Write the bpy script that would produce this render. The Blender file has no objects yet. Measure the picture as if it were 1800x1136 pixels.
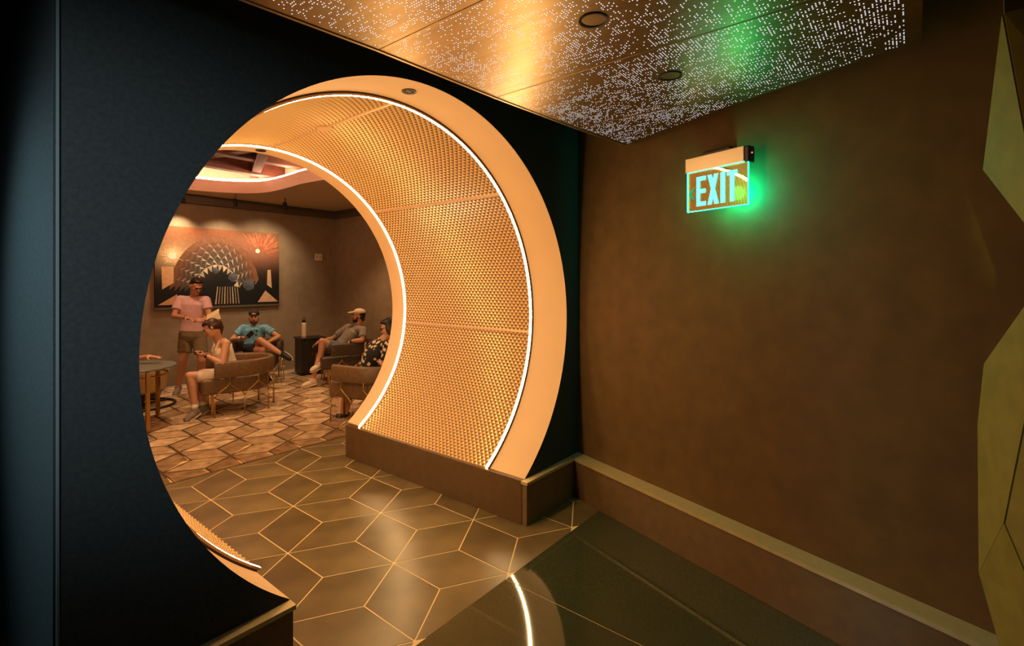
import bpy, bmesh, math, random
from mathutils import Vector, Matrix
random.seed(7)
scene = bpy.context.scene
COL = scene.collection
PI = math.pi
# ---------------------------------------------------------------- camera
CAM = Vector((-1.930, -2.118, 1.700))
YAW = 0.8932
cam_d = bpy.data.cameras.new('camera')
cam = bpy.data.objects.new('camera', cam_d); COL.objects.link(cam)
cam.location = CAM
cam.rotation_euler = (PI / 2, 0, -YAW)
cam_d.sensor_width = 36.0
cam_d.lens = 36.0 * 873.0 / 1800.0
cam_d.shift_y = -(568.0 - 494.0) / 1800.0
cam_d.clip_start = 0.02
scene.camera = cam
# ---------------------------------------------------------------- world, exposure
wd = bpy.data.worlds.new('world'); scene.world = wd; wd.use_nodes = True
wd.node_tree.nodes['Background'].inputs[0].default_value = (0.30, 0.42, 0.5, 1)
wd.node_tree.nodes['Background'].inputs[1].default_value = 0.004
vs = scene.view_settings
vs.view_transform = 'Standard'; vs.look = 'None'; vs.gamma = 1.0; vs.use_curve_mapping = False
vs.exposure = 0.0
scene.cycles.use_denoising = True
scene.cycles.max_bounces = 8
scene.cycles.sample_clamp_indirect = 4.0
def lamp(name, kind, loc, energy, color, aim=None, size=0.1, spot=60, blend=0.5):
    d = bpy.data.lights.new(name, kind); d.energy = energy; d.color = color
    if kind == 'AREA': d.size = size
    else: d.shadow_soft_size = size
    if kind == 'SPOT': d.spot_size = math.radians(spot); d.spot_blend = blend
    o = bpy.data.objects.new(name, d); COL.objects.link(o); o.location = loc
    if aim is not None: o.rotation_euler = (Vector(aim) - Vector(loc)).to_track_quat('-Z', 'Y').to_euler()
    return o
# unseen coloured lamps added to tint the left walls and the right facets
lamp('blue_wash_lamp', 'SPOT', (-3.0, 0.9, 2.3), 125, (0.36, 0.66, 0.76), aim=(-1.6, 0.45, 1.45), size=0.15, spot=75, blend=1.0)
lamp('left_wall_fill', 'SPOT', (-3.3, -1.6, 2.2), 210, (0.66, 0.84, 0.90), aim=(-1.55, 0.0, 1.75), size=0.25, spot=48, blend=1.0)
lamp('facet_fill', 'SPOT', (-1.5, -2.78, 1.95), 120, (0.80, 0.80, 0.06), aim=(0.42, -3.05, 1.98), size=0.04, spot=40, blend=0.25)

# ================================================================ helpers
def link(o): COL.objects.link(o); return o
class MB:
    def __init__(s): s.v = []; s.f = []; s.mi = []; s.col = []
    def add(s, vs_, fs, mi=0, col=None):
        b = len(s.v); s.v += [tuple(x) for x in vs_]
        for f in fs: s.f.append(tuple(b + i for i in f)); s.mi.append(mi); s.col.append(col)
        return s
    def box(s, c, d, rz=0.0, M=None, mi=0, col=None):
        hx, hy, hz = d[0] / 2, d[1] / 2, d[2] / 2
        P = [Vector((x, y, z)) for z in (-hz, hz) for x, y in ((-hx, -hy), (hx, -hy), (hx, hy), (-hx, hy))]
        if M is None: M = Matrix.Rotation(rz, 3, 'Z')
        return s.add([M @ p + Vector(c) for p in P], [(3, 2, 1, 0), (4, 5, 6, 7), (0, 1, 5, 4), (1, 2, 6, 5), (2, 3, 7, 6), (3, 0, 4, 7)], mi, col)
    def prism(s, poly, z0, z1, mi=0, col=None):
        n = len(poly)
        a = sum(poly[i][0] * poly[(i + 1) % n][1] - poly[(i + 1) % n][0] * poly[i][1] for i in range(n))
        if a < 0: poly = poly[::-1]
        V = [(x, y, z0) for x, y in poly] + [(x, y, z1) for x, y in poly]
        F = [tuple(range(n - 1, -1, -1)), tuple(range(n, 2 * n))] + [(i, (i + 1) % n, n + (i + 1) % n, n + i) for i in range(n)]
        return s.add(V, F, mi, col)
    def tube(s, pts, r, n=8, closed=False, caps=True, mi=0):
        pts = [Vector(p) for p in pts]; m = len(pts)
        rr = r if isinstance(r, (list, tuple)) else [r] * m
        prev = None; V = []; F = []
        for i, p in enumerate(pts):
            a = pts[(i - 1) % m] if (closed or i > 0) else p
            b = pts[(i + 1) % m] if (closed or i < m - 1) else p
            t = (b - a)
            if t.length < 1e-9: t = Vector((0, 0, 1))
            t.normalize()
            if prev is None:
                h = Vector((0, 0, 1)) if abs(t.z) < 0.9 else Vector((1, 0, 0))
                x = t.cross(h).normalized()
            else:
                x = (prev - t * prev.dot(t))
                x = x.normalized() if x.length > 1e-6 else t.orthogonal().normalized()
            prev = x; y = t.cross(x)
            for k in range(n):
                an = 2 * PI * k / n; V.append(p + (x * math.cos(an) + y * math.sin(an)) * rr[i])
        for i in range(m if closed else m - 1):
            j = (i + 1) % m
            for k in range(n): F.append((i * n + k, i * n + (k + 1) % n, j * n + (k + 1) % n, j * n + k))
        if caps and not closed:
            F.append(tuple(range(n - 1, -1, -1))); F.append(tuple((m - 1) * n + k for k in range(n)))
        return s.add(V, F, mi)
    def lathe(s, prof, c=(0, 0, 0), n=20, M=None, mi=0):
        M = M or Matrix.Identity(3); V = []; F = []; m = len(prof)
        for r, z in prof:
            for k in range(n):
                a = 2 * PI * k / n; V.append(M @ Vector((r * math.cos(a), r * math.sin(a), z)) + Vector(c))
        for i in range(m - 1):
            for k in range(n): F.append((i * n + k, i * n + (k + 1) % n, (i + 1) * n + (k + 1) % n, (i + 1) * n + k))
        if prof[0][0] > 1e-6: F.append(tuple(range(n - 1, -1, -1)))
        if prof[-1][0] > 1e-6: F.append(tuple((m - 1) * n + k for k in range(n)))
        return s.add(V, F, mi)
    def ell(s, c, r, M=None, nu=16, nv=10, mi=0):
        prof = []
        M = M or Matrix.Identity(3); V = []; F = []
        V.append(Vector((0, 0, -r[2])))
        for i in range(1, nv):
            b = -PI / 2 + PI * i / nv
            for k in range(nu):
                a = 2 * PI * k / nu; V.append(Vector((r[0] * math.cos(b) * math.cos(a), r[1] * math.cos(b) * math.sin(a), r[2] * math.sin(b))))
        V.append(Vector((0, 0, r[2])))
        for k in range(nu): F.append((0, 1 + (k + 1) % nu, 1 + k))
        for i in range(nv - 2):
            for k in range(nu): a = 1 + i * nu; F.append((a + k, a + (k + 1) % nu, a + nu + (k + 1) % nu, a + nu + k))
        a = 1 + (nv - 2) * nu
        for k in range(nu): F.append((a + k, a + (k + 1) % nu, len(V) - 1))
        return s.add([M @ p + Vector(c) for p in V], F, mi)
    def cone(s, a, b, r0, r1, n=14, mi=0):
        return s.tube([a, b], [r0, r1], n, mi=mi)
    def cap(s, a, b, r0, r1, n=14):
        s.tube([a, b], [r0, r1], n); s.ell(a, (r0,) * 3, nu=n, nv=8); s.ell(b, (r1,) * 3, nu=n, nv=8); return s
    def etube(s, secs, n=20):           # secs: (centre, right axis, forward axis, rx, ry)
        V = []; F = []
        for c, rx_, fx_, rx, ry in secs:
            for k in range(n):
                a = 2 * PI * k / n; ca, sa = math.cos(a), math.sin(a)
                V.append(Vector(c) + Vector(rx_) * (rx * math.copysign(abs(ca) ** .85, ca)) + Vector(fx_) * (ry * math.copysign(abs(sa) ** .85, sa)))
        for i in range(len(secs) - 1):
            for k in range(n): F.append((i * n + k, i * n + (k + 1) % n, (i + 1) * n + (k + 1) % n, (i + 1) * n + k))
        F.append(tuple(range(n - 1, -1, -1))); F.append(tuple((len(secs) - 1) * n + k for k in range(n)))
        return s.add(V, F)
    def mesh(s, name):
        me = bpy.data.meshes.new(name); me.from_pydata(s.v, [], s.f); me.update()
        if any(s.mi): me.polygons.foreach_set('material_index', s.mi)
        if any(c is not None for c in s.col):
            at = me.color_attributes.new('Col', 'FLOAT_COLOR', 'CORNER'); k = 0
            for p, c in zip(me.polygons, s.col):
                for _ in range(p.loop_total): at.data[k].color = (*(c or (.5, .5, .5)), 1); k += 1
        return me
    def build(s, name, mats, parent=None, smooth=False, fix=True, bevel=0.0, bseg=2, subsurf=0):
        me = s.mesh(name)
        if fix:
            bm = bmesh.new(); bm.from_mesh(me); bmesh.ops.recalc_face_normals(bm, faces=bm.faces); bm.to_mesh(me); bm.free()
        for m in (mats if isinstance(mats, (list, tuple)) else [mats]): me.materials.append(m)
        o = link(bpy.data.objects.new(name, me))
        if parent is not None: o.parent = parent
        if smooth: me.polygons.foreach_set('use_smooth', [True] * len(me.polygons))
        if bevel:
            md = o.modifiers.new('bevel', 'BEVEL'); md.width = bevel; md.segments = bseg; md.limit_method = 'ANGLE'
        if subsurf:
            md = o.modifiers.new('sub', 'SUBSURF'); md.levels = subsurf; md.render_levels = subsurf
        return o
def remesh(mb, name, voxel, mat, parent=None, smooth_it=4):
    me = mb.mesh('tmp'); o = bpy.data.objects.new('tmp', me); COL.objects.link(o)
    bm = bmesh.new(); bm.from_mesh(me); bmesh.ops.recalc_face_normals(bm, faces=bm.faces); bm.to_mesh(me); bm.free()
    r = o.modifiers.new('r', 'REMESH'); r.mode = 'VOXEL'; r.voxel_size = voxel
    s_ = o.modifiers.new('s', 'SMOOTH'); s_.factor = 0.5; s_.iterations = smooth_it
    dg = bpy.context.evaluated_depsgraph_get()
    new = bpy.data.meshes.new_from_object(o.evaluated_get(dg)); new.name = name
    bpy.data.objects.remove(o); bpy.data.meshes.remove(me)
    new.materials.clear(); new.materials.append(mat)
    new.polygons.foreach_set('use_smooth', [True] * len(new.polygons))
    q = link(bpy.data.objects.new(name, new))
    if parent is not None: q.parent = parent
    return q
def tag(o, label, cat, group=None, kind=None):
    o['label'] = label; o['category'] = cat
    if group: o['group'] = group
    if kind: o['kind'] = kind
    return o
def struct(o, label, cat):
    o['kind'] = 'structure'; o['label'] = label; o['category'] = cat; return o
def thing(name, label, cat, loc=(0, 0, 0), rz=0.0, group=None):
    o = link(bpy.data.objects.new(name, None)); o.location = loc; o.rotation_euler = (0, 0, rz)
    o.empty_display_size = 0.1
    return tag(o, label, cat, group)
def local(o, parent):      # parent a world-space mesh under an empty that is moved off the origin
    o.parent = parent; o.matrix_parent_inverse = parent.matrix_basis.inverted(); return o
def copy_tree(o, parent=None):
    c = o.copy(); link(c)
    if parent is not None: c.parent = parent
    for ch in list(o.children): copy_tree(ch, c)
    return c

# ================================================================ materials
def srgb(r, g, b):
    return tuple(((x / 255) / 12.92 if x / 255 <= 0.04045 else ((x / 255 + 0.055) / 1.055) ** 2.4) for x in (r, g, b))
def mat(name, col, rough=0.6, metal=0.0, noise=0.0, nscale=20.0, bump=0.0, bscale=60.0, spec=0.5, emit=None, estr=0.0, aniso=0.0, coat=0.0, stretch=None, attr=None):
    m = bpy.data.materials.new(name); m.use_nodes = True
    nt = m.node_tree; b = nt.nodes['Principled BSDF']
    b.inputs['Base Color'].default_value = (*col, 1); b.inputs['Roughness'].default_value = rough
    b.inputs['Metallic'].default_value = metal; b.inputs['Specular IOR Level'].default_value = spec
    if aniso: b.inputs['Anisotropic'].default_value = aniso
    if coat: b.inputs['Coat Weight'].default_value = coat; b.inputs['Coat Roughness'].default_value = 0.1
    if emit: b.inputs['Emission Color'].default_value = (*emit, 1); b.inputs['Emission Strength'].default_value = estr
    co = None
    if noise or bump:
        tc = nt.nodes.new('ShaderNodeTexCoord'); co = tc.outputs['Object']
        if stretch:
            mp = nt.nodes.new('ShaderNodeMapping'); mp.inputs['Scale'].default_value = stretch
            nt.links.new(co, mp.inputs['Vector']); co = mp.outputs['Vector']
    src = None
    if attr:
        an = nt.nodes.new('ShaderNodeAttribute'); an.attribute_name = attr; src = an.outputs['Color']
        nt.links.new(src, b.inputs['Base Color'])
    if noise:
        n = nt.nodes.new('ShaderNodeTexNoise'); n.inputs['Scale'].default_value = nscale; n.inputs['Detail'].default_value = 5
        nt.links.new(co, n.inputs['Vector'])
        mr = nt.nodes.new('ShaderNodeMapRange'); mr.inputs['From Min'].default_value = .3; mr.inputs['From Max'].default_value = .7
        mr.inputs['To Min'].default_value = 1 - noise; mr.inputs['To Max'].default_value = 1 + noise
        nt.links.new(n.outputs['Fac'], mr.inputs['Value'])
        mx = nt.nodes.new('ShaderNodeMix'); mx.data_type = 'RGBA'; mx.blend_type = 'MULTIPLY'; mx.inputs['Factor'].default_value = 1
        if src is not None: nt.links.new(src, mx.inputs['A'])
        else: mx.inputs['A'].default_value = (*col, 1)
        nt.links.new(mr.outputs['Result'], mx.inputs['B']); nt.links.new(mx.outputs['Result'], b.inputs['Base Color'])
    if bump:
        n2 = nt.nodes.new('ShaderNodeTexNoise'); n2.inputs['Scale'].default_value = bscale; n2.inputs['Detail'].default_value = 3
        nt.links.new(co, n2.inputs['Vector'])
        bp = nt.nodes.new('ShaderNodeBump'); bp.inputs['Strength'].default_value = bump; bp.inputs['Distance'].default_value = 0.003
        nt.links.new(n2.outputs['Fac'], bp.inputs['Height']); nt.links.new(bp.outputs['Normal'], b.inputs['Normal'])
    return m
def emission(name, col, strength, sampled=True):
    m = bpy.data.materials.new(name); m.use_nodes = True; nt = m.node_tree
    nt.nodes.remove(nt.nodes['Principled BSDF']); e = nt.nodes.new('ShaderNodeEmission')
    e.inputs[0].default_value = (*col, 1); e.inputs[1].default_value = strength
    nt.links.new(e.outputs[0], nt.nodes['Material Output'].inputs[0])
    if not sampled: m.cycles.emission_sampling = 'NONE'
    return m
M = {}
M['navy'] = mat('dark_navy_fabric', (.028, .032, .034), .85, noise=.25, nscale=60, bump=.35, bscale=350)
M['brown_wall'] = mat('brown_wallcovering', (.135, .073, .022), .75, noise=.15, nscale=8, bump=.3, bscale=420, spec=.35)
M['base'] = mat('bronze_baseboard', (.20, .12, .055), .45, metal=.2, noise=.1, nscale=15, spec=.5)
M['base_cap'] = mat('champagne_cap', (.62, .48, .25), .4, metal=.3, noise=.06)
M['plinth'] = mat('brown_plinth', (.125, .066, .026), .42, metal=.1, noise=.12, nscale=12)
M['casing'] = mat('peach_casing', (.80, .52, .30), .5, noise=.03, nscale=4)
M['groove'] = mat('dark_groove', (.05, .03, .015), .6)
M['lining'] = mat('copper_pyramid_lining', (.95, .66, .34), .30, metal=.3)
M['lining_shade'] = mat('copper_recess_shade', (.30, .15, .05), .5, metal=.3)  # shade in the gaps between pyramids, put into a darker copper
M['lining_rib'] = mat('lining_seam', (.80, .53, .32), .4, metal=.3)
M['led'] = emission('warm_led', (1.0, .65, .28), 105.0)
M['led_cove'] = emission('cove_led', (1.0, .54, .32), 60.0)
M['tile'] = [mat('brown_porcelain_%s' % k, c, .29, noise=.35, nscale=3.0, bump=.06, bscale=25, spec=.6) for k, c in zip('abc', ((.150, .105, .044), (.130, .088, .036), (.165, .116, .050)))]
M['grout'] = mat('pale_gold_grout', (.85, .63, .34), .45, noise=.08)
M['floor_panel'] = mat('polished_dark_panel', (.048, .053, .026), .055, noise=.25, nscale=120, spec=.75)
M['black'] = mat('black_paint', (.006, .006, .007), .6)
M['black_gloss'] = mat('black_plastic', (.012, .012, .013), .35)
M['panel'] = mat('brushed_bronze_panel', (.40, .28, .155), .35, metal=1.0, noise=.12, nscale=30, bump=.06, bscale=200, stretch=(1, .04, 1))
M['panel_lip'] = mat('bronze_lip', (.42, .28, .15), .35, metal=.8)
M['hole'] = emission('backlit_perforation', (.93, .95, 1.0), 1.3, sampled=False)
M['taupe'] = mat('taupe_wallcovering', (.27, .20, .12), .85, noise=.12, nscale=6, bump=.2, bscale=300)
M['lounge_ceiling'] = mat('tan_ceiling', (.52, .40, .26), .9, noise=.06)
M['peach'] = mat('peach_plaster', (.85, .58, .45), .8, noise=.03)
M['beam'] = mat('reddish_beam', (.115, .045, .028), .6, noise=.2, nscale=12)
M['crown'] = mat('brown_crown', (.10, .075, .05), .6, noise=.08)
M['carpet'] = mat('carpet_print', (.5, .4, .3), .95, noise=.35, nscale=9, bump=.5, bscale=240, attr='Col', spec=.1)
M['print'] = mat('canvas_print', (.5, .4, .3), .55, noise=.12, nscale=30, attr='Col', spec=.2)
M['leather'] = mat('brown_leather', (.17, .095, .045), .42, noise=.2, nscale=25, bump=.2, bscale=180)
M['leather_dark'] = mat('dark_brown_leather', (.065, .042, .026), .45, noise=.2, nscale=25, bump=.2, bscale=180)
M['brass'] = mat('brass', (.55, .36, .13), .28, metal=1.0, noise=.08)
M['stone'] = mat('grey_table_top', (.16, .17, .15), .35, noise=.15)
M['tan'] = mat('tan_weave', (.52, .36, .16), .7, noise=.2, nscale=60, bump=.4, bscale=160)
M['dark_wood'] = mat('dark_wood', (.02, .013, .009), .5, noise=.2, nscale=10, stretch=(1, 8, 1))
M['alum'] = mat('brushed_aluminium', (.72, .58, .42), .35, metal=.85, noise=.05, nscale=60, stretch=(1, 1, 12))
M['white_plastic'] = mat('white_plastic', (.75, .66, .55), .5)

# ================================================================ the setting
ZC, RO, RL = 1.411, 1.391, 1.380          # archway centre height, casing radius, lining radius
EW = Vector((-.309086, -.951034, 0)); NW = Vector((-.951034, .309086, 0))   # right wall: direction, normal into the room
CR = Vector((1.56, 0, 0))
def rw(s, off=0.0, z=0.0): p = CR + EW * s + NW * off; return Vector((p.x, p.y, z))

# ---- front wall with the round opening
def wall_with_hole(name, y0, y1, x0, x1, ztop, mats):
    a0 = math.asin((.306 - ZC) / RO); angs = []
    corners = [math.atan2(cz - ZC, cx) for cx, cz in ((x1, ztop), (x0, ztop))]
    N = 120
    angs = [a0 + (PI - 2 * a0) * i / N for i in range(N + 1)] + [a for a in corners]
    lo = math.atan2(.306 - ZC, x1); angs = sorted(set(angs))
    def outer(a):
        ca, sa = math.cos(a), math.sin(a); c = []
        if ca > 1e-9: c.append(x1 / ca)
        if ca < -1e-9: c.append(x0 / ca)
        if sa > 1e-9: c.append((ztop - ZC) / sa)
        if sa < -1e-9: c.append((.306 - ZC) / sa)
        r = min(x for x in c if x > 0); return (r * ca, ZC + r * sa)
    inn = [(RO * math.cos(a), ZC + RO * math.sin(a)) for a in angs]; out = [outer(a) for a in angs]
    m = MB()
    for i in range(len(angs) - 1):
        q = [inn[i], out[i], out[i + 1], inn[i + 1]]
        m.add([(x, y0, z) for x, z in q], [(0, 1, 2, 3)]); m.add([(x, y1, z) for x, z in q], [(3, 2, 1, 0)])
    # lower corners where the level cut at the plinth top meets the sides
    for sx, xe in ((1, x1), (-1, x0)):
        xb = sx * RO * math.cos(a0)
        for z0_, z1_ in ((0, .306),):
            m.box(((xb + xe) / 2, (y0 + y1) / 2, .153), (abs(xe - xb), y1 - y0, .306))
    ob = m.build(name, mats, fix=False)
    return ob
struct(wall_with_hole('wall_front', 0.0, 0.08, -1.603, 1.66, 3.5, M['navy']), 'near black navy fabric wall with the big round opening cut through it', 'wall')
struct(wall_with_hole('wall_lounge_front', 2.03, 2.112, -4.2, 3.9, 3.9, M['taupe']), 'lounge side wall around the far rim of the round archway', 'wall')
struct(MB().box((-1.563, 1.06, 1.75), (.08, 1.93, 3.5)).build('wall_left', M['navy'], bevel=.004), 'blue lit dark fabric wall turning away at the left edge of the picture', 'wall')
struct(MB().box((-1.6055, -.0015, 1.75), (.007, .007, 3.5)).build('trim_3', mat('corner_bead', (.16, .19, .20), .5)), 'thin pale bead down the left outer wall corner', 'trim')
struct(MB().prism([tuple(rw(-.05)[:2]), tuple(rw(4.2)[:2]), tuple(rw(4.2, -.1)[:2]), tuple(rw(-.05, -.1)[:2])], 0, 3.5).build('wall_right', M['brown_wall']),
       'dark brown fabric wall on the right carrying the lit exit sign', 'wall')
# ---- baseboards
def baseboard(name, poly_body, poly_cap, label, zt=.306):
    o = link(bpy.data.objects.new(name, None)); struct(o, label, 'baseboard')
    MB().prism(poly_body, 0, zt - .026).build('baseboard_body', M['base'], o)
    MB().prism(poly_cap, zt - .020, zt).build('baseboard_cap', M['base_cap'], o)['label'] = 'pale champagne cap strip'
    return o
def xr(y, off): return CR.x - (off - .309086 * y) / .951034       # x of the right wall plane moved off metres into the room
baseboard('baseboard_right', [tuple(rw(.0, -.01)[:2]), tuple(rw(.0, .112)[:2]), tuple(rw(4.1, .112)[:2]), tuple(rw(4.1, -.01)[:2])],
          [tuple(rw(.0, -.01)[:2]), tuple(rw(.0, .122)[:2]), tuple(rw(4.1, .122)[:2]), tuple(rw(4.1, -.01)[:2])], 'tall bronze baseboard with pale cap along the brown right wall')
baseboard('baseboard_front', [(.81, -.044), (xr(-.044, .11), -.044), (xr(.0, .11), .0), (.81, .0)],
          [(.801, -.054), (xr(-.054, .12), -.054), (xr(.0, .12), .0), (.801, .0)], 'short bronze baseboard between the archway foot and the room corner')
baseboard('baseboard_left', [(-.855, -.044), (-1.65, -.044), (-1.65, 0), (-.855, 0)], [(-.846, -.054), (-1.66, -.054), (-1.66, 0), (-.846, 0)],
          'bronze baseboard with pale cap left of the archway foot')

# ---- floor: pale joints, rhombic tiles, dark polished panels in front
floor = MB().prism([(-5, -6), (4.2, -6), (4.2, 7.5), (-5, 7.5)], -.10, -.0016).build('floor', M['grout'])
struct(floor, 'brown rhombus tiled floor with pale gold joints running through the archway', 'floor')
LT = .6955; HR = .6025
def clip(poly, nx, ny, d):          # keep nx*x+ny*y<=d
    out = []
    for i in range(len(poly)):
        a, b = poly[i], poly[(i + 1) % len(poly)]
        fa, fb = nx * a[0] + ny * a[1] - d, nx * b[0] + ny * b[1] - d
        if fa <= 0: out.append(a)
        if fa * fb < 0:
            t = fa / (fa - fb); out.append((a[0] + t * (b[0] - a[0]), a[1] + t * (b[1] - a[1])))
    return out
def rhombi(L, hr, ox, oy, ilo, ihi, jlo, jhi):
    for j in range(jlo, jhi):
        for i in range(ilo, ihi):
            A = (ox + L * i + (L / 2) * (j % 2), oy + hr * j)
            B = (A[0] + L, A[1]); Cc = (A[0] + L / 2, A[1] + hr); D = (A[0] + L / 2, A[1] - hr); E_ = (A[0] - L / 2, A[1] + hr)
            up = ((A[0] + B[0] + Cc[0]) / 3, A[1] + hr / 3); dn = (up[0], A[1] - hr / 3); lf = (A[0], A[1] + 2 * hr / 3)
            yield 0, (A, dn, B, up)                               # about edge A-B
            yield 1, (A, up, Cc, lf)                              # about edge A-C
            lf2 = (A[0] - L / 2, A[1] + hr / 3)
            yield 2, (A, lf, E_, lf2)                             # about edge A-E
def inset(poly, w):
    n = len(poly); cx = sum(p[0] for p in poly) / n; cy = sum(p[1] for p in poly) / n; out = []
    ar = sum(poly[i][0] * poly[(i + 1) % n][1] - poly[(i + 1) % n][0] * poly[i][1] for i in range(n))
    if ar < 0: poly = poly[::-1]
    L_ = []
    for i in range(n):
        a, b = poly[i], poly[(i + 1) % n]; dx, dy = b[0] - a[0], b[1] - a[1]; l = math.hypot(dx, dy)
        nx, ny = -dy / l, dx / l; L_.append((a[0] + nx * w, a[1] + ny * w, dx / l, dy / l))
    for i in range(n):
        x1, y1, dx1, dy1 = L_[i - 1]; x2, y2, dx2, dy2 = L_[i]; den = dx1 * dy2 - dy1 * dx2
        if abs(den) < 1e-6: return []
        t = ((x2 - x1) * dy2 - (y2 - y1) * dx2) / den; out.append((x1 + t * dx1, y1 + t * dy1))
    return out
tile_mesh = {}
for kind, q in rhombi(LT, HR, -.392 - LT * 3, .915 - HR * 4, 0, 7, 0, 9):
    cx = sum(p[0] for p in q) / 4; cy = sum(p[1] for p in q) / 4
    full = list(q)
    p = clip(clip(full, 0, -1, .3205), 0, 1, 2.80)
    p = clip(clip(p, -1, 0, 1.7), 1, 0, 1.75)
    if p: p = clip(p, .951034, -.309086, .951034 * 1.56 - .08)
    if len(p) < 3: continue
    ar = abs(sum(p[i][0] * p[(i + 1) % len(p)][1] - p[(i + 1) % len(p)][0] * p[i][1] for i in range(len(p)))) / 2
    if ar < .004: continue
    p = inset(p, .0042)
    if len(p) < 3: continue
    whole = len(p) == 4 and ar > .138
    if whole and kind in tile_mesh:
        o = link(bpy.data.objects.new('tile', tile_mesh[kind])); o.location = (cx, cy, 0); o.parent = floor
    elif whole:
        o = MB().prism([(x - cx, y - cy) for x, y in p], -.010, 0).build('tile', M['tile'][kind], floor); o.location = (cx, cy, 0); tile_mesh[kind] = o.data
    else:
        MB().prism(p, -.010, 0).build('tile', M['tile'][kind], floor)
for x0, x1 in ((-3.9, -1.12), (-1.115, .250), (.2555, 1.75)):
    for y0, y1 in ((-3.2, -.3185), (-6, -3.203)):
        p = [(x0, y0), (x1, y0), (x1, y1), (x0, y1)]
        p = clip(p, .951034, -.309086, .951034 * 1.56 - .08)
        if len(p) < 3: continue
        o = MB().prism(p, -.012, .0006).build('floor_panel', M['floor_panel'], floor)
        o['label'] = 'dark polished floor panel'

# ---- the archway
def ring_pts(a, r): return (r * math.cos(a), ZC + r * math.sin(a))
A0 = math.asin((.306 - ZC) / RO); A1 = PI - A0
def yf(x): return .325
arch = thing('round_archway', 'round glowing archway tunnel lined with small copper pyramids', 'archway', (0, 0, 0))
def band(name, r0, r1, fy0, fy1, mat_, n=140, a0=A0, a1=A1):
    m = MB(); V = []
    for i in range(n + 1):
        a = a0 + (a1 - a0) * i / n
        x0, z0 = ring_pts(a, r0); x1, z1 = ring_pts(a, r1)
        V += [(x0, fy0(x0), z0), (x0, fy1(x0), z0), (x1, fy1(x1), z1), (x1, fy0(x1), z1)]
    F = []
    for i in range(n):
        b = i * 4
        for k in range(4): F.append((b + k, b + (k + 1) % 4, b + 4 + (k + 1) % 4, b + 4 + k))
    F += [(0, 1, 2, 3), (n * 4 + 3, n * 4 + 2, n * 4 + 1, n * 4)]
    m.add(V, F); return m.build(name, mat_, arch, smooth=False)
def smooth_by_angle(o):
    o.data.polygons.foreach_set('use_smooth', [True] * len(o.data.polygons))
    md = o.modifiers.new('split', 'EDGE_SPLIT'); md.split_angle = math.radians(30)
o = band('casing', RO, RO + .03, lambda x: .0015, lambda x: yf(x), M['casing']); smooth_by_angle(o); o['label'] = 'smooth peach front casing band'
o = band('casing', 1.362, 1.45, lambda x: 1.965, lambda x: 2.15, M['casing']); smooth_by_angle(o); o['label'] = 'smooth peach far casing band'
o = band('shadow_gap', RL + .002, RO + .03, lambda x: yf(x) + .0005, lambda x: yf(x) + .014, M['groove']); smooth_by_angle(o)
for ya, yb, nm in ((yf(0) + .004, yf(0) + .026, 'bright warm light strip along the near rim'), (1.940, 1.962, 'bright warm light strip along the far rim')):
    aE = math.asin((.306 - ZC) / RL); m = MB(); N_ = 160; V = []
    for i in range(N_ + 1):
        a = aE + (PI - 2 * aE) * i / N_
        for r in (RL - .010, RL + .002):
            x, z = ring_pts(a, r); V += [(x, ya, z), (x, yb, z)]
    F = []; MI = []
    for i in range(N_):
        q = i * 4; F += [(q, q + 1, q + 5, q + 4), (q + 2, q, q + 4, q + 6), (q + 1, q + 3, q + 7, q + 5), (q + 3, q + 2, q + 6, q + 7)]; MI += [0, 1, 1, 1]
    m.add(V, F); m.mi = MI
    m.build('light_strip', [M['led'], M['lining_rib']], arch, fix=False)['label'] = nm
aE = math.asin((.306 - ZC) / (RL + .004))
cuts = [aE, math.radians(-5.6), math.radians(44.2), math.radians(91.0), math.radians(139.5), math.radians(187), PI - aE]
NY = 37
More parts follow.
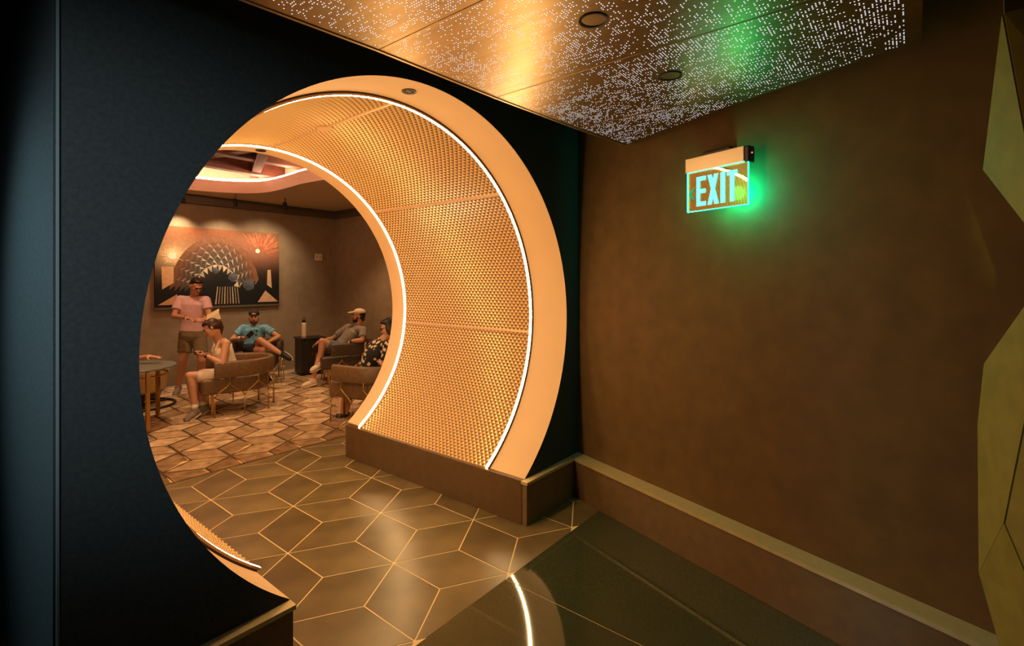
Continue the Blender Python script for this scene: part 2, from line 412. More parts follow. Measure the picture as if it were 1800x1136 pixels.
for k in range(6):
    a0, a1 = cuts[k], cuts[k + 1]; rows = max(2, round((a1 - a0) * RL / .0255)); m = MB(); V = []; F = []; MI = []
    def vp(i, j, dr=0.0):
        a = a0 + (a1 - a0) * j / rows; x, z = ring_pts(a, RL + .004 - dr)
        y0 = yf(x) + .030; return (x, y0 + (1.936 - y0) * min(NY, max(0, i)) / NY, z)
    idx = {}
    for j in range(rows + 1):
        for i in range(NY + 2):
            idx[(i, j)] = len(V); V.append(vp(i - (.5 if j % 2 else 0), j))
    for j in range(rows):
        for i in range(NY + 1):
            if j % 2 == 0: up = ((i, j), (i + 1, j), (i + 1, j + 1)); dn = ((i, j), (i + 1, j + 1), (i, j + 1))
            else: up = ((i, j), (i + 1, j), (i, j + 1)); dn = ((i + 1, j), (i + 1, j + 1), (i, j + 1))
            c = [sum(V[idx[q]][d] for q in up) / 3 for d in range(3)]
            rr = math.hypot(c[0], c[2] - ZC); f_ = (rr - .0125) / rr
            V.append((c[0] * f_, c[1], ZC + (c[2] - ZC) * f_)); ap = len(V) - 1
            A_, B_, C_ = (idx[q] for q in up)
            F += [(A_, ap, B_), (B_, ap, C_), (C_, ap, A_)]
            e = [sum(V[idx[q]][d] for q in dn) / 3 for d in range(3)]; f_ = (rr + .005) / rr
            V.append((e[0] * f_, e[1], ZC + (e[2] - ZC) * f_)); ap = len(V) - 1; A_, B_, C_ = (idx[q] for q in dn)
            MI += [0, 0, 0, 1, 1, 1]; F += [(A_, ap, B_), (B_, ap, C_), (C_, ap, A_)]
    m.add(V, F); m.mi = MI; o = m.build('lining_panel', [M['lining'], M['lining_shade']], arch, fix=False); o['kind'] = 'stuff'; o['label'] = 'curved panel of tiny copper pyramids'
    if k:
        m = MB(); x, z = ring_pts(cuts[k], RL - .002); y0 = yf(x) + .030
        m.box((x, (y0 + 1.936) / 2, z), (.016, 1.936 - y0, .020), M=Matrix.Rotation(-cuts[k], 3, 'Y')); m.build('panel_seam', M['lining_rib'], arch)
for ya, yb in ((yf(0) + .0262, yf(0) + .036), (1.930, 1.9398)):
    smooth_by_angle(band('edge_rail', RL - .006, RL + .012, lambda x: ya, lambda x: yb, M['lining_rib']))
# outer shell behind the lining keeps the light in
o = band('shell', RL + .012, RL + .05, lambda x: yf(x) + .016, lambda x: 1.966, M['groove'])
for xa, xb, xl in ((.805, 1.02, 'right'), (-1.07, -.846, 'left')):
    MB().box(((xa + xb) / 2, 1.074, .153), (xb - xa, 2.152, .306)).build('plinth', M['plinth'], arch, bevel=.003)
# fittings at the crown
def round_fitting(name, loc, r, label, cat, glow=None, up=True):
    t = thing(name, label, cat, loc)
    MB().lathe([(r * .72, .012), (r * .72, -.002), (r, -.004), (r, .004)], n=24).build('trim_ring', M['black_gloss'], t, smooth=False)
    MB().lathe([(r * .70, .004), (r * .50, .010), (0, .010)], n=24).build('inner_ring', M['panel_lip'], t)
    MB().lathe([(r * .36, .002), (r * .30, -.003), (0, -.003)], n=20).build('lens', M['black_gloss'], t)
    for q in range(8):
        a = 2 * PI * q / 8; MB().box((r * .55 * math.cos(a), r * .55 * math.sin(a), .000), (r * .22, r * .10, .006), rz=a).build('baffle', M['black_gloss'], t)
    return t
round_fitting('crown_speaker', (-.063, .150, ZC + RO - .004), .042, 'small dark round vented fitting in the front casing of the archway', 'ceiling fitting')
round_fitting('crown_speaker', (-.05, 2.035, ZC + 1.362 - .004), .04, 'small dark round fitting in the far casing above the lounge', 'ceiling fitting')
t = thing('cover_plate', 'smooth peach round cover plate amid the pyramid lining overhead', 'ceiling fitting', (-.025, 1.12, ZC + RL - .012))
MB().lathe([(.05, .014), (.05, -.004), (.046, -.008), (0, -.009)], n=28).build('plate', M['casing'], t, smooth=False)
MB().lathe([(.055, .014), (.055, .000), (.051, -.002), (.051, .014)], n=28).build('plate_rim', M['lining_rib'], t)

# ---- hung ceiling of perforated bronze panels
ZP = 2.66
FE = [(-3.2, -.17), (-1.137, -.352), (-.67, -.395), (.04, -.426), (.762, -.482), (1.309, -.548), (1.4, -.56)]
RE = [(1.309, -.548), (.869, -1.519), (.638, -2.149)]
def lerp_pts(P, x):
    for a, b in zip(P, P[1:]):
        if a[0] <= x <= b[0]: t = (x - a[0]) / (b[0] - a[0]); return a[1] + t * (b[1] - a[1])
    return P[-1][1]
def re_x(y):
    for a, b in zip(RE, RE[1:]):
        if b[1] <= y <= a[1]: t = (y - a[1]) / (b[1] - a[1]); return a[0] + t * (b[0] - a[0])
    return RE[0][0]
ceiling = MB().prism([(-5, -6), (2.6, -6), (2.6, .3), (-5, .3)], 3.5, 3.6).build('ceiling', M['black'])
struct(ceiling, 'black ceiling void above the hung panels', 'ceiling')
raft = link(bpy.data.objects.new('ceiling_raft', None)); struct(raft, 'hung ceiling of brushed bronze panels pierced with tiny lit holes', 'ceiling')
seams = [-2.80, -2.09, -1.38, -.67, .04, .762, 1.32]
from mathutils import noise as mn
def hole_here(ix, iy, x, y):
    c = mn.noise(Vector((x * 4.2, y * 4.2, 3.1))) + .6 * mn.noise(Vector((x * 11, y * 7, 9.7)))
    s_ = mn.noise(Vector((x * 84, y * 17, 1.3)))
    return random.random() < max(.02, min(.75, max(.0, .30 + .09 * (x > .04) + .40 * c + .62 * s_)))
LIGHTS = [(-.319, -1.206), (.343, -1.238), (-1.02, -1.2)]
GS = .0118
for xa, xb in zip(seams, seams[1:]):
    xa += .002; xb -= .002
    if xb > 1.3: poly = [(xa, lerp_pts(FE, xa)), (1.309, -.548), (.869, -1.519), (xa, -1.80)]
    elif xb > .7: poly = [(xa, lerp_pts(FE, xa)), (xb, lerp_pts(FE, xb)), (xb, -1.806), (.638, -2.149), (xa, -2.149)]
    else: poly = [(xa, lerp_pts(FE, xa)), (xb, lerp_pts(FE, xb)), (xb, -2.149), (xa, -2.149)]
    pn = MB().prism(poly, ZP, ZP + .03).build('ceiling_panel', M['panel'], raft, bevel=.0015, bseg=1)
    m = MB(); nx = int((xb - xa - .02) / GS); ny = int(1.75 / GS)
    for i in range(nx):
        x = xa + .012 + i * GS; yt = lerp_pts(FE, x) - .022
        for j in range(ny):
            y = -.36 - j * GS
            if y > yt or y < -2.13 or x > re_x(y) - .02: continue
            if any((x - a) ** 2 + (y - b) ** 2 < .0042 for a, b in LIGHTS): continue
            if hole_here(i, j, x, y):
                r = .0026
                m.add([(x + r * math.cos(-k * PI / 3), y + r * math.sin(-k * PI / 3), ZP - .0007) for k in range(6)], [tuple(range(6))])
    if m.v:
        o = m.build('perforation', M['hole'], pn, fix=False); o['kind'] = 'stuff'; o['label'] = 'tiny backlit perforation dots'
m = MB()
for a, b in zip(FE, FE[1:]):
    if b[0] > 1.31: continue
    m.add([(a[0], a[1], ZP - .004), (b[0], b[1], ZP - .004), (b[0], b[1] + .014, ZP - .004), (a[0], a[1] + .014, ZP - .004),
           (a[0], a[1], ZP + .05), (b[0], b[1], ZP + .05), (b[0], b[1] + .014, ZP + .05), (a[0], a[1] + .014, ZP + .05)],
          [(0, 1, 2, 3), (4, 5, 6, 7), (0, 1, 5, 4), (3, 2, 6, 7), (0, 3, 7, 4), (1, 2, 6, 5)])
m.build('edge_lip', M['panel_lip'], raft)
def downlight(loc, label):
    t = thing('recessed_downlight', label, 'downlight', loc)
    MB().lathe([(.045, .012), (.045, -.003), (.054, -.004), (.054, .004)], n=28).build('trim_ring', M['black_gloss'], t)
    MB().lathe([(.044, .004), (.030, .010), (0, .010)], n=24).build('reflector', M['panel'], t)
    MB().lathe([(.022, .008), (.020, .004), (0, .003)], n=18).build('lens', M['black_gloss'], t)
downlight((LIGHTS[0][0], LIGHTS[0][1], ZP), 'unlit round downlight in the bronze panel nearest the picture top')
downlight((LIGHTS[1][0], LIGHTS[1][1], ZP), 'dark rimmed round downlight in the bronze panel above the exit sign')

# ---- exit sign on the right wall
M['sign_green'] = emission('sign_green_edge', (.02, 1.0, .52), 9.0)
M['sign_letter'] = emission('sign_letters', (.16, .90, .85), 2.0, sampled=False)
M['sign_chev'] = emission('sign_chevron', (.0, .45, .25), 1.0, sampled=False)
M['red_dot'] = emission('red_indicator', (1, .1, .1), 4.0, sampled=False)
gm = bpy.data.materials.new('clear_acrylic'); gm.use_nodes = True; nt = gm.node_tree; nt.nodes.remove(nt.nodes['Principled BSDF'])
tr = nt.nodes.new('ShaderNodeBsdfTransparent'); tr.inputs[0].default_value = (.62, .60, .36, 1)
gl = nt.nodes.new('ShaderNodeBsdfGlossy'); gl.inputs['Roughness'].default_value = .03; gl.inputs[0].default_value = (1, .95, .8, 1)
mx = nt.nodes.new('ShaderNodeMixShader'); mx.inputs[0].default_value = .36
nt.links.new(tr.outputs[0], mx.inputs[1]); nt.links.new(gl.outputs[0], mx.inputs[2]); nt.links.new(mx.outputs[0], nt.nodes['Material Output'].inputs[0])
M['acrylic'] = gm
SG = rw(1.12, .10, 0)
sign = thing('exit_sign', 'edge lit green exit sign with brushed metal housing on the brown wall', 'exit sign', SG)
# local frame: x along the wall toward the viewer side, y into the wall, z up
sign.matrix_world = Matrix(((EW.x, -NW.x, 0, SG.x), (EW.y, -NW.y, 0, SG.y), (0, 0, 1, 0), (0, 0, 0, 1)))
MB().box((.193, .022, 2.402), (.386, .052, .088)).build('housing', M['alum'], sign, bevel=.004)
ec = MB().box((.402, .022, 2.396), (.032, .056, .092)).build('end_cap', M['black_gloss'], sign, bevel=.008)
MB().ell((.4195, .018, 2.402), (.003, .004, .004)).build('indicator', M['red_dot'], ec)
MB().box((.19, .066, 2.458), (.185, .07, .036)).build('canopy', M['black_gloss'], sign, bevel=.01)
MB().box((.19, .072, 2.425), (.12, .05, .05)).build('wall_mount', M['black_gloss'], sign)
pl = MB().box((.213, 0, 2.239), (.392, .006, .238)).build('acrylic_panel', M['acrylic'], sign)
for c, d in (((.213, 0, 2.1195), (.394, .0075, .0035)), ((.0165, 0, 2.239), (.0032, .0075, .238)), ((.4095, 0, 2.239), (.0034, .0075, .238)), ((.213, 0, 2.357), (.392, .0075, .003))):
    MB().box(c, d).build('lit_edge', M['sign_green'], pl)
def letter(name, polys):
    m = MB()
    for P in polys:
        n = len(P); V = [(x, -.0035, z) for x, z in P] + [(x, -.0055, z) for x, z in P]
        m.add(V, [tuple(range(n)), tuple(range(n, 2 * n))] + [(i, (i + 1) % n, n + (i + 1) % n, n + i) for i in range(n)])
    m.build(name, M['sign_letter'] if name != 'arrow' else M['sign_chev'], pl)
def R_(x0, x1, z0, z1): return [(x0, z0), (x1, z0), (x1, z1), (x0, z1)]
zb, zt = 2.147, 2.322; h = zt - zb; st = .025
letter('letter', [R_(.082, .107, zb, zt), R_(.107, .146, zb, zb + st), R_(.107, .144, zb + h / 2 - st / 2, zb + h / 2 + st / 2), R_(.107, .146, zt - st, zt)])
letter('letter', [[(.158, zb), (.184, zb), (.227, zt), (.201, zt)], [(.205, zb), (.231, zb), (.184, zt), (.158, zt)]])
letter('letter', [R_(.243, .271, zb, zt)])
letter('letter', [R_(.284, .346, zt - st, zt), R_(.302, .328, zb, zt - st)])
zc_ = 2.225
letter('arrow', [[(.030, zc_), (.056, zc_ + .034), (.069, zc_ + .034), (.043, zc_)], [(.030, zc_), (.043, zc_), (.069, zc_ - .034), (.056, zc_ - .034)]])
sl = lamp('exit_sign_lamp', 'POINT', (0, 0, 0), 11.0, (.0, 1.0, .52), size=.05)
p = SG + EW * .31 - NW * .035; sl.location = (p.x, p.y, 2.20)

# ---- faceted relief at the right edge
M['facet'] = mat('faceted_plaster', (.22, .18, .030), .7, noise=.12, nscale=14)
fac = thing('faceted_relief', 'angular faceted relief panel at the right picture edge, tinted yellow green', 'wall relief', (0, 0, 0))
a_, b_, c_, g_ = (0.6578, -2.3830, 2.8740), (0.4504, -2.3645, 2.6133), (0.6016, -2.3290, 2.1131), (0.3407, -2.4514, 1.7965)
h_, i_, j_, k_, l_ = (0.3874, -2.4457, 1.6890), (0.6042, -2.3323, 1.3923), (0.6307, -2.3174, 1.1623), (0.3980, -2.3632, 0.8900), (0.3150, -2.4355, 1.5029)
m_, n_, o_ = (0.3150, -2.4355, 0.6773), (0.6197, -2.3197, 0.6049), (0.4810, -2.4025, 0.2473)
x1_, x2_, x3_, x4_ = (0.4984, -2.7751, 2.6392), (0.3015, -2.7218, 1.7841), (0.3015, -2.7218, 0.8027), (0.4328, -2.7573, 0.4695)
c0_, j0_ = (0.7517, -2.3721, 2.4605), (0.7448, -2.3634, 1.5541)
for poly in ((a_, x1_, x2_, g_, b_), (b_, g_, c_), (g_, x2_, h_), (h_, l_, k_, i_), (i_, k_, j_), (h_, x2_, x3_, l_), (l_, x3_, m_, k_), (j_, k_, n_), (n_, k_, m_, o_), (m_, x3_, x4_, o_)):
    ob = MB().add(poly, [tuple(range(len(poly)))]).build('facet', M['facet'], fac, fix=False)
    md = ob.modifiers.new('solid', 'SOLIDIFY'); md.thickness = .012; md.offset = 0

# ================================================================ the lounge beyond
YB, XR_, ZL = 7.2, 3.81, 3.13
struct(MB().box((-.2, YB + .05, 1.95), (8.2, .1, 3.9)).build('wall_lounge_back', M['taupe']), 'taupe back wall of the lounge behind the framed print', 'wall')
struct(MB().box((XR_ + .05, 4.65, 1.95), (.1, 5.2, 3.9)).build('wall_lounge_right', M['taupe']), 'taupe right wall of the lounge past the corner', 'wall')
struct(MB().box((-4.25, 4.65, 1.95), (.1, 5.2, 3.9)).build('wall_lounge_left', M['taupe']), 'lounge side wall out of sight behind the dark front wall', 'wall')
# lounge ceiling with a curved cove opening
cove = [(-2.6, 3.0), (-2.9, 4.2), (-2.9, 5.4), (-2.4, 6.3), (-1.4, 6.75), (-.2, 6.86), (.6, 6.80), (1.0, 6.70), (1.35, 6.58), (1.62, 6.38), (1.78, 6.15), (1.84, 5.9), (1.85, 5.55), (1.84, 5.2), (1.82, 4.9), (1.85, 4.5), (1.90, 4.0), (1.86, 3.4), (1.7, 2.95), (.8, 2.75), (-.6, 2.72), (-1.8, 2.8)]
def smooth_loop(P, k=4):
    out = []; n = len(P)
    for i in range(n):
        p0, p1, p2, p3 = (Vector((*P[(i + d) % n], 0)) for d in (-1, 0, 1, 2))
        for q in range(k):
            t = q / k
            v = .5 * ((2 * p1) + (-p0 + p2) * t + (2 * p0 - 5 * p1 + 4 * p2 - p3) * t * t + (-p0 + 3 * p1 - 3 * p2 + p3) * t ** 3); out.append((v.x, v.y))
    return out
cl = smooth_loop(cove); nC = len(cl)
cc = (-.5, 4.8)
def to_rect(p):
    dx, dy = p[0] - cc[0], p[1] - cc[1]; c = []
    if dx > 1e-9: c.append((XR_ + .02 - cc[0]) / dx)
    if dx < -1e-9: c.append((-4.22 - cc[0]) / dx)
    if dy > 1e-9: c.append((YB + .02 - cc[1]) / dy)
    if dy < -1e-9: c.append((2.05 - cc[1]) / dy)
    t = min(c); return (cc[0] + dx * t, cc[1] + dy * t)
m = MB()
for i in range(nC):
    a, b = cl[i], cl[(i + 1) % nC]; A_, B_ = to_rect(a), to_rect(b); poly = [a, b, B_]
    if abs(A_[0] - B_[0]) > 1e-6 and abs(A_[1] - B_[1]) > 1e-6:
        cx = max(A_[0], B_[0]) if (a[0] + b[0]) / 2 > cc[0] else min(A_[0], B_[0]); cy = max(A_[1], B_[1]) if (a[1] + b[1]) / 2 > cc[1] else min(A_[1], B_[1])
        poly.append((cx, cy))
    poly.append(A_)
    m.add([(x, y, ZL) for x, y in poly], [tuple(range(len(poly)))])
lc = m.build('ceiling_lounge', M['lounge_ceiling']); struct(lc, 'tan lounge ceiling with a curved lit recess', 'ceiling')
m = MB()
for i in range(nC):
    a, b = cl[i], cl[(i + 1) % nC]
    m.add([(a[0], a[1], ZL), (b[0], b[1], ZL), (b[0], b[1], ZL + .19), (a[0], a[1], ZL + .19)], [(0, 1, 2, 3)])
m.build('cove_fascia', M['peach'], lc, smooth=True)
def grow(p, d): l = math.hypot(p[0] - cc[0], p[1] - cc[1]); return (p[0] + (p[0] - cc[0]) / l * d, p[1] + (p[1] - cc[1]) / l * d)
m = MB()
for i in range(nC):
    a, b = grow(cl[i], .35), grow(cl[(i + 1) % nC], .35); a0, b0 = cl[i], cl[(i + 1) % nC]
    m.add([(a0[0], a0[1], ZL + .19), (b0[0], b0[1], ZL + .19), (b[0], b[1], ZL + .20), (a[0], a[1], ZL + .20)], [(0, 1, 2, 3)])
    m.add([(a[0], a[1], ZL + .20), (b[0], b[1], ZL + .20), (b[0], b[1], 3.86), (a[0], a[1], 3.86)], [(0, 1, 2, 3)])
m.build('cove_pocket', M['peach'], lc)
MB().tube([(*grow(p, .05), ZL + .215) for p in cl], .016, 8, closed=True).build('cove_light', M['led_cove'], lc, smooth=True)
MB().box((-.2, 4.65, 3.9), (8.2, 5.3, .08)).build('recess_ceiling', mat('rust_recess', (.36, .17, .11), .8, noise=.1), lc)
for c, d, rz in (((-.2, 6.0, 3.50), (5.2, .16, .20), .05), ((-.2, 5.35, 3.55), (5.2, .16, .22), -.03), ((-.4, 4.5, 3.60), (5.4, .18, .22), .04), ((.9, 5.5, 3.54), (.14, 2.6, .18), .25), ((1.45, 5.4, 3.50), (.13, 2.2, .16), -.35), ((.1, 5.4, 3.54), (.14, 2.8, .18), -.15), ((-1.2, 5.2, 3.55), (.14, 3.0, .2), .2), ((-.3, 3.6, 3.6), (5, .18, .22), 0)):
    MB().box(c, d, rz).build('beam', M['beam'], lc, bevel=.006)
# crown trims
struct(MB().box((-.2, YB - .035, 3.055), (8.0, .07, .15)).build('trim_1', M['crown'], bevel=.01), 'dark crown moulding above the back lounge wall', 'trim')
struct(MB().box((XR_ - .035, 4.6, 3.055), (.07, 5.1, .15)).build('trim_2', M['crown'], bevel=.01), 'dark crown moulding above the right lounge wall', 'trim')
# track spots washing the print
SPOTS = [((.93, 6.88, 3.0), 'leftmost small black track spot, half hidden by the round rim'), ((1.60, 6.60, 3.0), 'small black track spot above the middle of the framed print'), ((2.30, 6.32, 3.0), 'small black track spot right of the framed print, nearest the corner')]
for k, (p, lb) in enumerate(SPOTS):
    t = thing('track_spot', lb, 'spotlight', p, group='black track spots over the print')
    MB().cone((0, 0, .13), (0, 0, .03), .009, .009, 8).build('stem', M['black_gloss'], t)
    MB().lathe([(0, .065), (.026, .062), (.036, .05), (.036, -.055), (.031, -.065), (.028, -.05), (0, -.05)], n=16, M=Matrix.Rotation(math.radians(-22), 3, 'X')).build('head', M['black_gloss'], t, smooth=False)
    aimx = (1.0, 1.62, 2.3)[k]
    lamp('track_spot_light', 'SPOT', (p[0], p[1] + .03, p[2] - .085), 80, (1.0, .72, .46), aim=(aimx, YB, 1.9), size=.03, spot=95, blend=1.0)
# warm lamps without fixtures, added to brighten the lounge
for x, y, e in ((.45, 3.4, 90), (2.75, 5.2, 130), (2.9, 3.2, 50), (-1.6, 4.8, 60), (.45, 4.9, 150)):
    lamp('lounge_fill', 'SPOT', (x, y, 3.10 if x > 1.9 else 3.4), e, (1.0, .62, .32), aim=(x, y, 0), size=.06, spot=105, blend=.7)

# ---- printed canvas: a generic faceted dome at dusk
X0, X1, Z0, Z1 = .633, 2.604, 1.275, 2.585
pic = thing('framed_print', 'wide dark print of a faceted dome under an orange sky on the lounge wall', 'picture', ((X0 + X1) / 2, YB - .03, Z0))
W_, H_ = X1 - X0, Z1 - Z0
MB().box((0, .005, H_ / 2), (W_, .035, H_)).build('canvas', M['black'], pic)
MB().box((0, .005, -.018), (W_ + .01, .036, .035)).build('lower_edge', M['crown'], pic)
m = MB(); LY = [-.0135]
def pp(poly, col, dz=.0004):
    m.add([((x - .5) * W_, LY[0], z * H_) for x, z in poly], [tuple(range(len(poly)))], col=col)
def layer(): LY[0] -= .00009
for j in range(40):
    for i in range(60):
        x0, x1, z0, z1 = i / 60, (i + 1) / 60, j / 40, (j + 1) / 40; xm, zm = (x0 + x1) / 2, (z0 + z1) / 2
        f = max(0, zm - .45) / .55; g = .55 * math.exp(-((xm - .12) ** 2 + (zm - .63) ** 2) * 26) + 1.1 * math.exp(-((xm - .12) ** 2 + .45 * (zm - .63) ** 2) * 330); hh = math.exp(-((xm - .88) ** 2 + (zm - .78) ** 2) * 18)
        c = (.012 + .24 * f * (1.1 - .5 * xm) + .75 * g + .25 * hh, .012 + .07 * f + .54 * g + .10 * hh, .012 + .022 * f + .27 * g + .06 * hh)
        pp([(x0, z0), (x1, z0), (x1, z1), (x0, z1)], c)
layer()
for q in range(260):      # red sparks top right
    a = random.uniform(-.4, 2.4); r0, r1 = random.uniform(.02, .08), random.uniform(.06, .24); cx, cz = .82, .72
    ca, sa = math.cos(a), math.sin(a) * 1.3
    P_ = [(cx + r0 * ca, cz + r0 * sa), (cx + r1 * ca + .002, cz + r1 * sa), (cx + r1 * ca - .002, cz + r1 * sa + .003)]
    if all(0 < x < 1 and 0 < z < 1 for x, z in P_): LY[0] -= .000006; pp(P_, random.choice([(.6, .16, .06), (.75, .32, .14), (.35, .07, .04)]))
layer()
# faceted dome band
def dome(r, a): return (.46 + .36 * r * math.cos(a), .18 + .72 * r * math.sin(a))
RW = [.50, .60, .70, .80, .90, 1.0]
for k in range(5):
    n = 10 + k
    for i in range(n):
        a0, a1 = math.radians(8) + math.radians(164) * i / n, math.radians(8) + math.radians(164) * (i + 1) / n; am = (a0 + a1) / 2
        lo0, lo1, top, mid = dome(RW[k], a0), dome(RW[k], a1), dome(RW[k + 1], am), dome(RW[k] + .045, am)
        br = (.9 - .12 * k) * (0.65 + .35 * math.sin(am)); w5 = (k / 4.0) ** 1.5 * .85; sky = (.21, .09, .042); mixc = lambda c: tuple(a * (1 - w5) + b_ * w5 for a, b_ in zip(c, sky)); t0 = mixc((.66 * br, .54 * br, .37 * br)); t1 = mixc((.24 * br, .19 * br, .14 * br)); t2 = mixc((.05, .045, .04))
        pp([lo0, mid, top], t0); pp([lo1, mid, top], t1); pp([lo0, lo1, mid], t2)
        up1 = dome(RW[k + 1], am + (a1 - a0)); pp([lo1, up1, top], mixc((.10 * br, .08 * br, .06 * br)))
layer()
for i in range(12):
    a0, a1 = math.radians(10) + math.radians(160) * i / 12, math.radians(10) + math.radians(160) * (i + 1) / 12
    pp([dome(.50, a0), dome(.50, a1), dome(.38, (a0 + a1) / 2)], (.42, .33, .22) if i % 2 else (.58, .47, .31))
layer()
for cx, cz, r in ((.445, .46, .030), (.585, .375, .042), (.722, .27, .055)):
    for k in range(6):
        a0, a1 = k * PI / 3 + .3, (k + 1) * PI / 3 + .3; s_ = .8 + .25 * math.sin(a0 + 1)
        pp([(cx, cz), (cx + r * math.cos(a0), cz + 1.5 * r * math.sin(a0)), (cx + r * math.cos(a1), cz + 1.5 * r * math.sin(a1))], (.10 * s_, .105 * s_, .12 * s_))
layer()
for k in range(9):
    x = .44 + .024 * k; pp([(x, .02), (x + .011, .02), (x + .008 - (k - 4) * .004, .25), (x + .002 - (k - 4) * .004, .25)], (.30, .21, .12) if k % 3 else (.5, .38, .24))
layer()
pp([(0.02, .03), (.16, .03), (.155, .16)], (.62, .32, .15)); pp([(.80, .03), (.99, .03), (.87, .19)], (.60, .36, .20))
pp([(.05, .22), (.13, .30), (.13, .50), (.045, .50)], (.72, .42, .20)); pp([(.885, .27), (.93, .22), (.92, .48), (.89, .48)], (.6, .38, .2))
layer()
for k in range(14):
    layer(); a = k * 2 * PI / 14; r = .10 if k % 2 else .065
    pp([(.12 + .005 * math.cos(a + 1.6), .63 + .007 * math.sin(a + 1.6)), (.12 + .005 * math.cos(a - 1.6), .63 + .007 * math.sin(a - 1.6)), (.12 + r * math.cos(a), .63 + 1.4 * r * math.sin(a))] if r * abs(math.cos(a)) < .11 else [(.12, .63), (.121, .63), (.121, .632)], (.95, .8, .5))
layer()
pp([(.12 + .030 * math.cos(k * PI / 8), .63 + .044 * math.sin(k * PI / 8)) for k in range(16)], (1, .93, .72))
pp([(.80 + .02 * math.cos(k * PI / 6), .74 + .03 * math.sin(k * PI / 6)) for k in range(12)], (1, .85, .65))
o = m.build('printed_face', M['print'], pic, fix=False)
# light switch
sw = thing('light_switch', 'small white double light switch plate near the lounge corner', 'light switch', (3.422, YB, 2.18))
MB().box((0, -.006, 0), (.15, .012, .13)).build('switch_plate', M['white_plastic'], sw, bevel=.003)
for x in (-.035, .035): MB().box((x, -.016, 0), (.03, .012, .07)).build('rocker', mat('switch_rocker', (.5, .4, .3), .5), sw)

# ---- patterned carpet
m = MB(); LC = .568; HC = .4925
m.prism([(-4.18, 2.72), (XR_ - .005, 2.70), (XR_ - .005, YB - .005), (-4.18, YB - .005)], -.001, .0006, col=srgb(86, 66, 44))
cols = [srgb(200, 172, 136), srgb(156, 128, 98), srgb(178, 148, 114)]
for kind, q in rhombi(LC, HC, .115 - LC * 8, 4.02 - HC * 4, 0, 16, 0, 12):
    cx = sum(p[0] for p in q) / 4; cy = sum(p[1] for p in q) / 4
    if not (-2.2 < cx < 3.7): continue
    A_, u_, B_, d_ = q
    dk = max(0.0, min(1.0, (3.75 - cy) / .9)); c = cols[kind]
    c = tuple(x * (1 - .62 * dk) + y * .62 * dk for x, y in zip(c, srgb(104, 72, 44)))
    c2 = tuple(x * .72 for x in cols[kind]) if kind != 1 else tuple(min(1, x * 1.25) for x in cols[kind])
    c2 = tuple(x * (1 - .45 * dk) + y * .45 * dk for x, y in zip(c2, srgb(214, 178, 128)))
    p = inset(list(q), .011 + .006 * (kind == 1)); p = clip(p, 0, -1, -2.735) if p else p; p = clip(p, 0, 1, YB - .01) if p else p
    if len(p) < 3: continue
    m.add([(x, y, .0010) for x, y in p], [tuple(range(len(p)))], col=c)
    # wedge slivers from star point to rim give the folded look
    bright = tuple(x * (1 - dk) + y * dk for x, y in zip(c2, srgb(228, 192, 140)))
    for tip, far, w_ in (((A_, u_, .42), (B_, u_, .20)) if kind == 1 else (((B_, d_, .34),) if kind == 0 else ((A_, u_, .26), (B_, d_, .16)))):
        tri = inset([tip, far, (far[0] + (cx - far[0]) * w_, far[1] + (cy - far[1]) * w_)], .006)
        tri = clip(tri, 0, -1, -2.74) if tri else tri
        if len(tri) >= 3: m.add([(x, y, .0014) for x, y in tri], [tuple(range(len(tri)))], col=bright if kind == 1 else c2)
tag(m.build('lounge_carpet', M['carpet'], fix=False), 'patterned lounge carpet of folded cream and brown rhombi beyond the tiles', 'carpet')

# ---- furniture
def u_path(n=14, hx=.30, hy=.40, rb=.36, inset_=0.0):
    """outline of the barrel chair seen from above, open toward -x"""
    hy -= inset_; rb = hy; P_ = [(-hx + .0, -hy)]
    for i in range(1, 5): P_.append((-hx + (hx + .06) * i / 4, -hy))
    for i in range(1, n): a = -PI / 2 + PI * i / n; P_.append((.06 + (rb - .0) * math.cos(a), hy * math.sin(a)))
    for i in range(5): P_.append((.06 - (hx + .06) * i / 4, hy))
    return P_
def arclen(P_):
    L = [0]
    for a, b in zip(P_, P_[1:]): L.append(L[-1] + math.hypot(b[0] - a[0], b[1] - a[1]))
    return L
def at_len(P_, L, s):
    s = max(0, min(L[-1], s))
    for i in range(len(L) - 1):
        if s <= L[i + 1]: t = (s - L[i]) / (L[i + 1] - L[i]); return (P_[i][0] + t * (P_[i + 1][0] - P_[i][0]), P_[i][1] + t * (P_[i + 1][1] - P_[i][1]))
    return P_[-1]
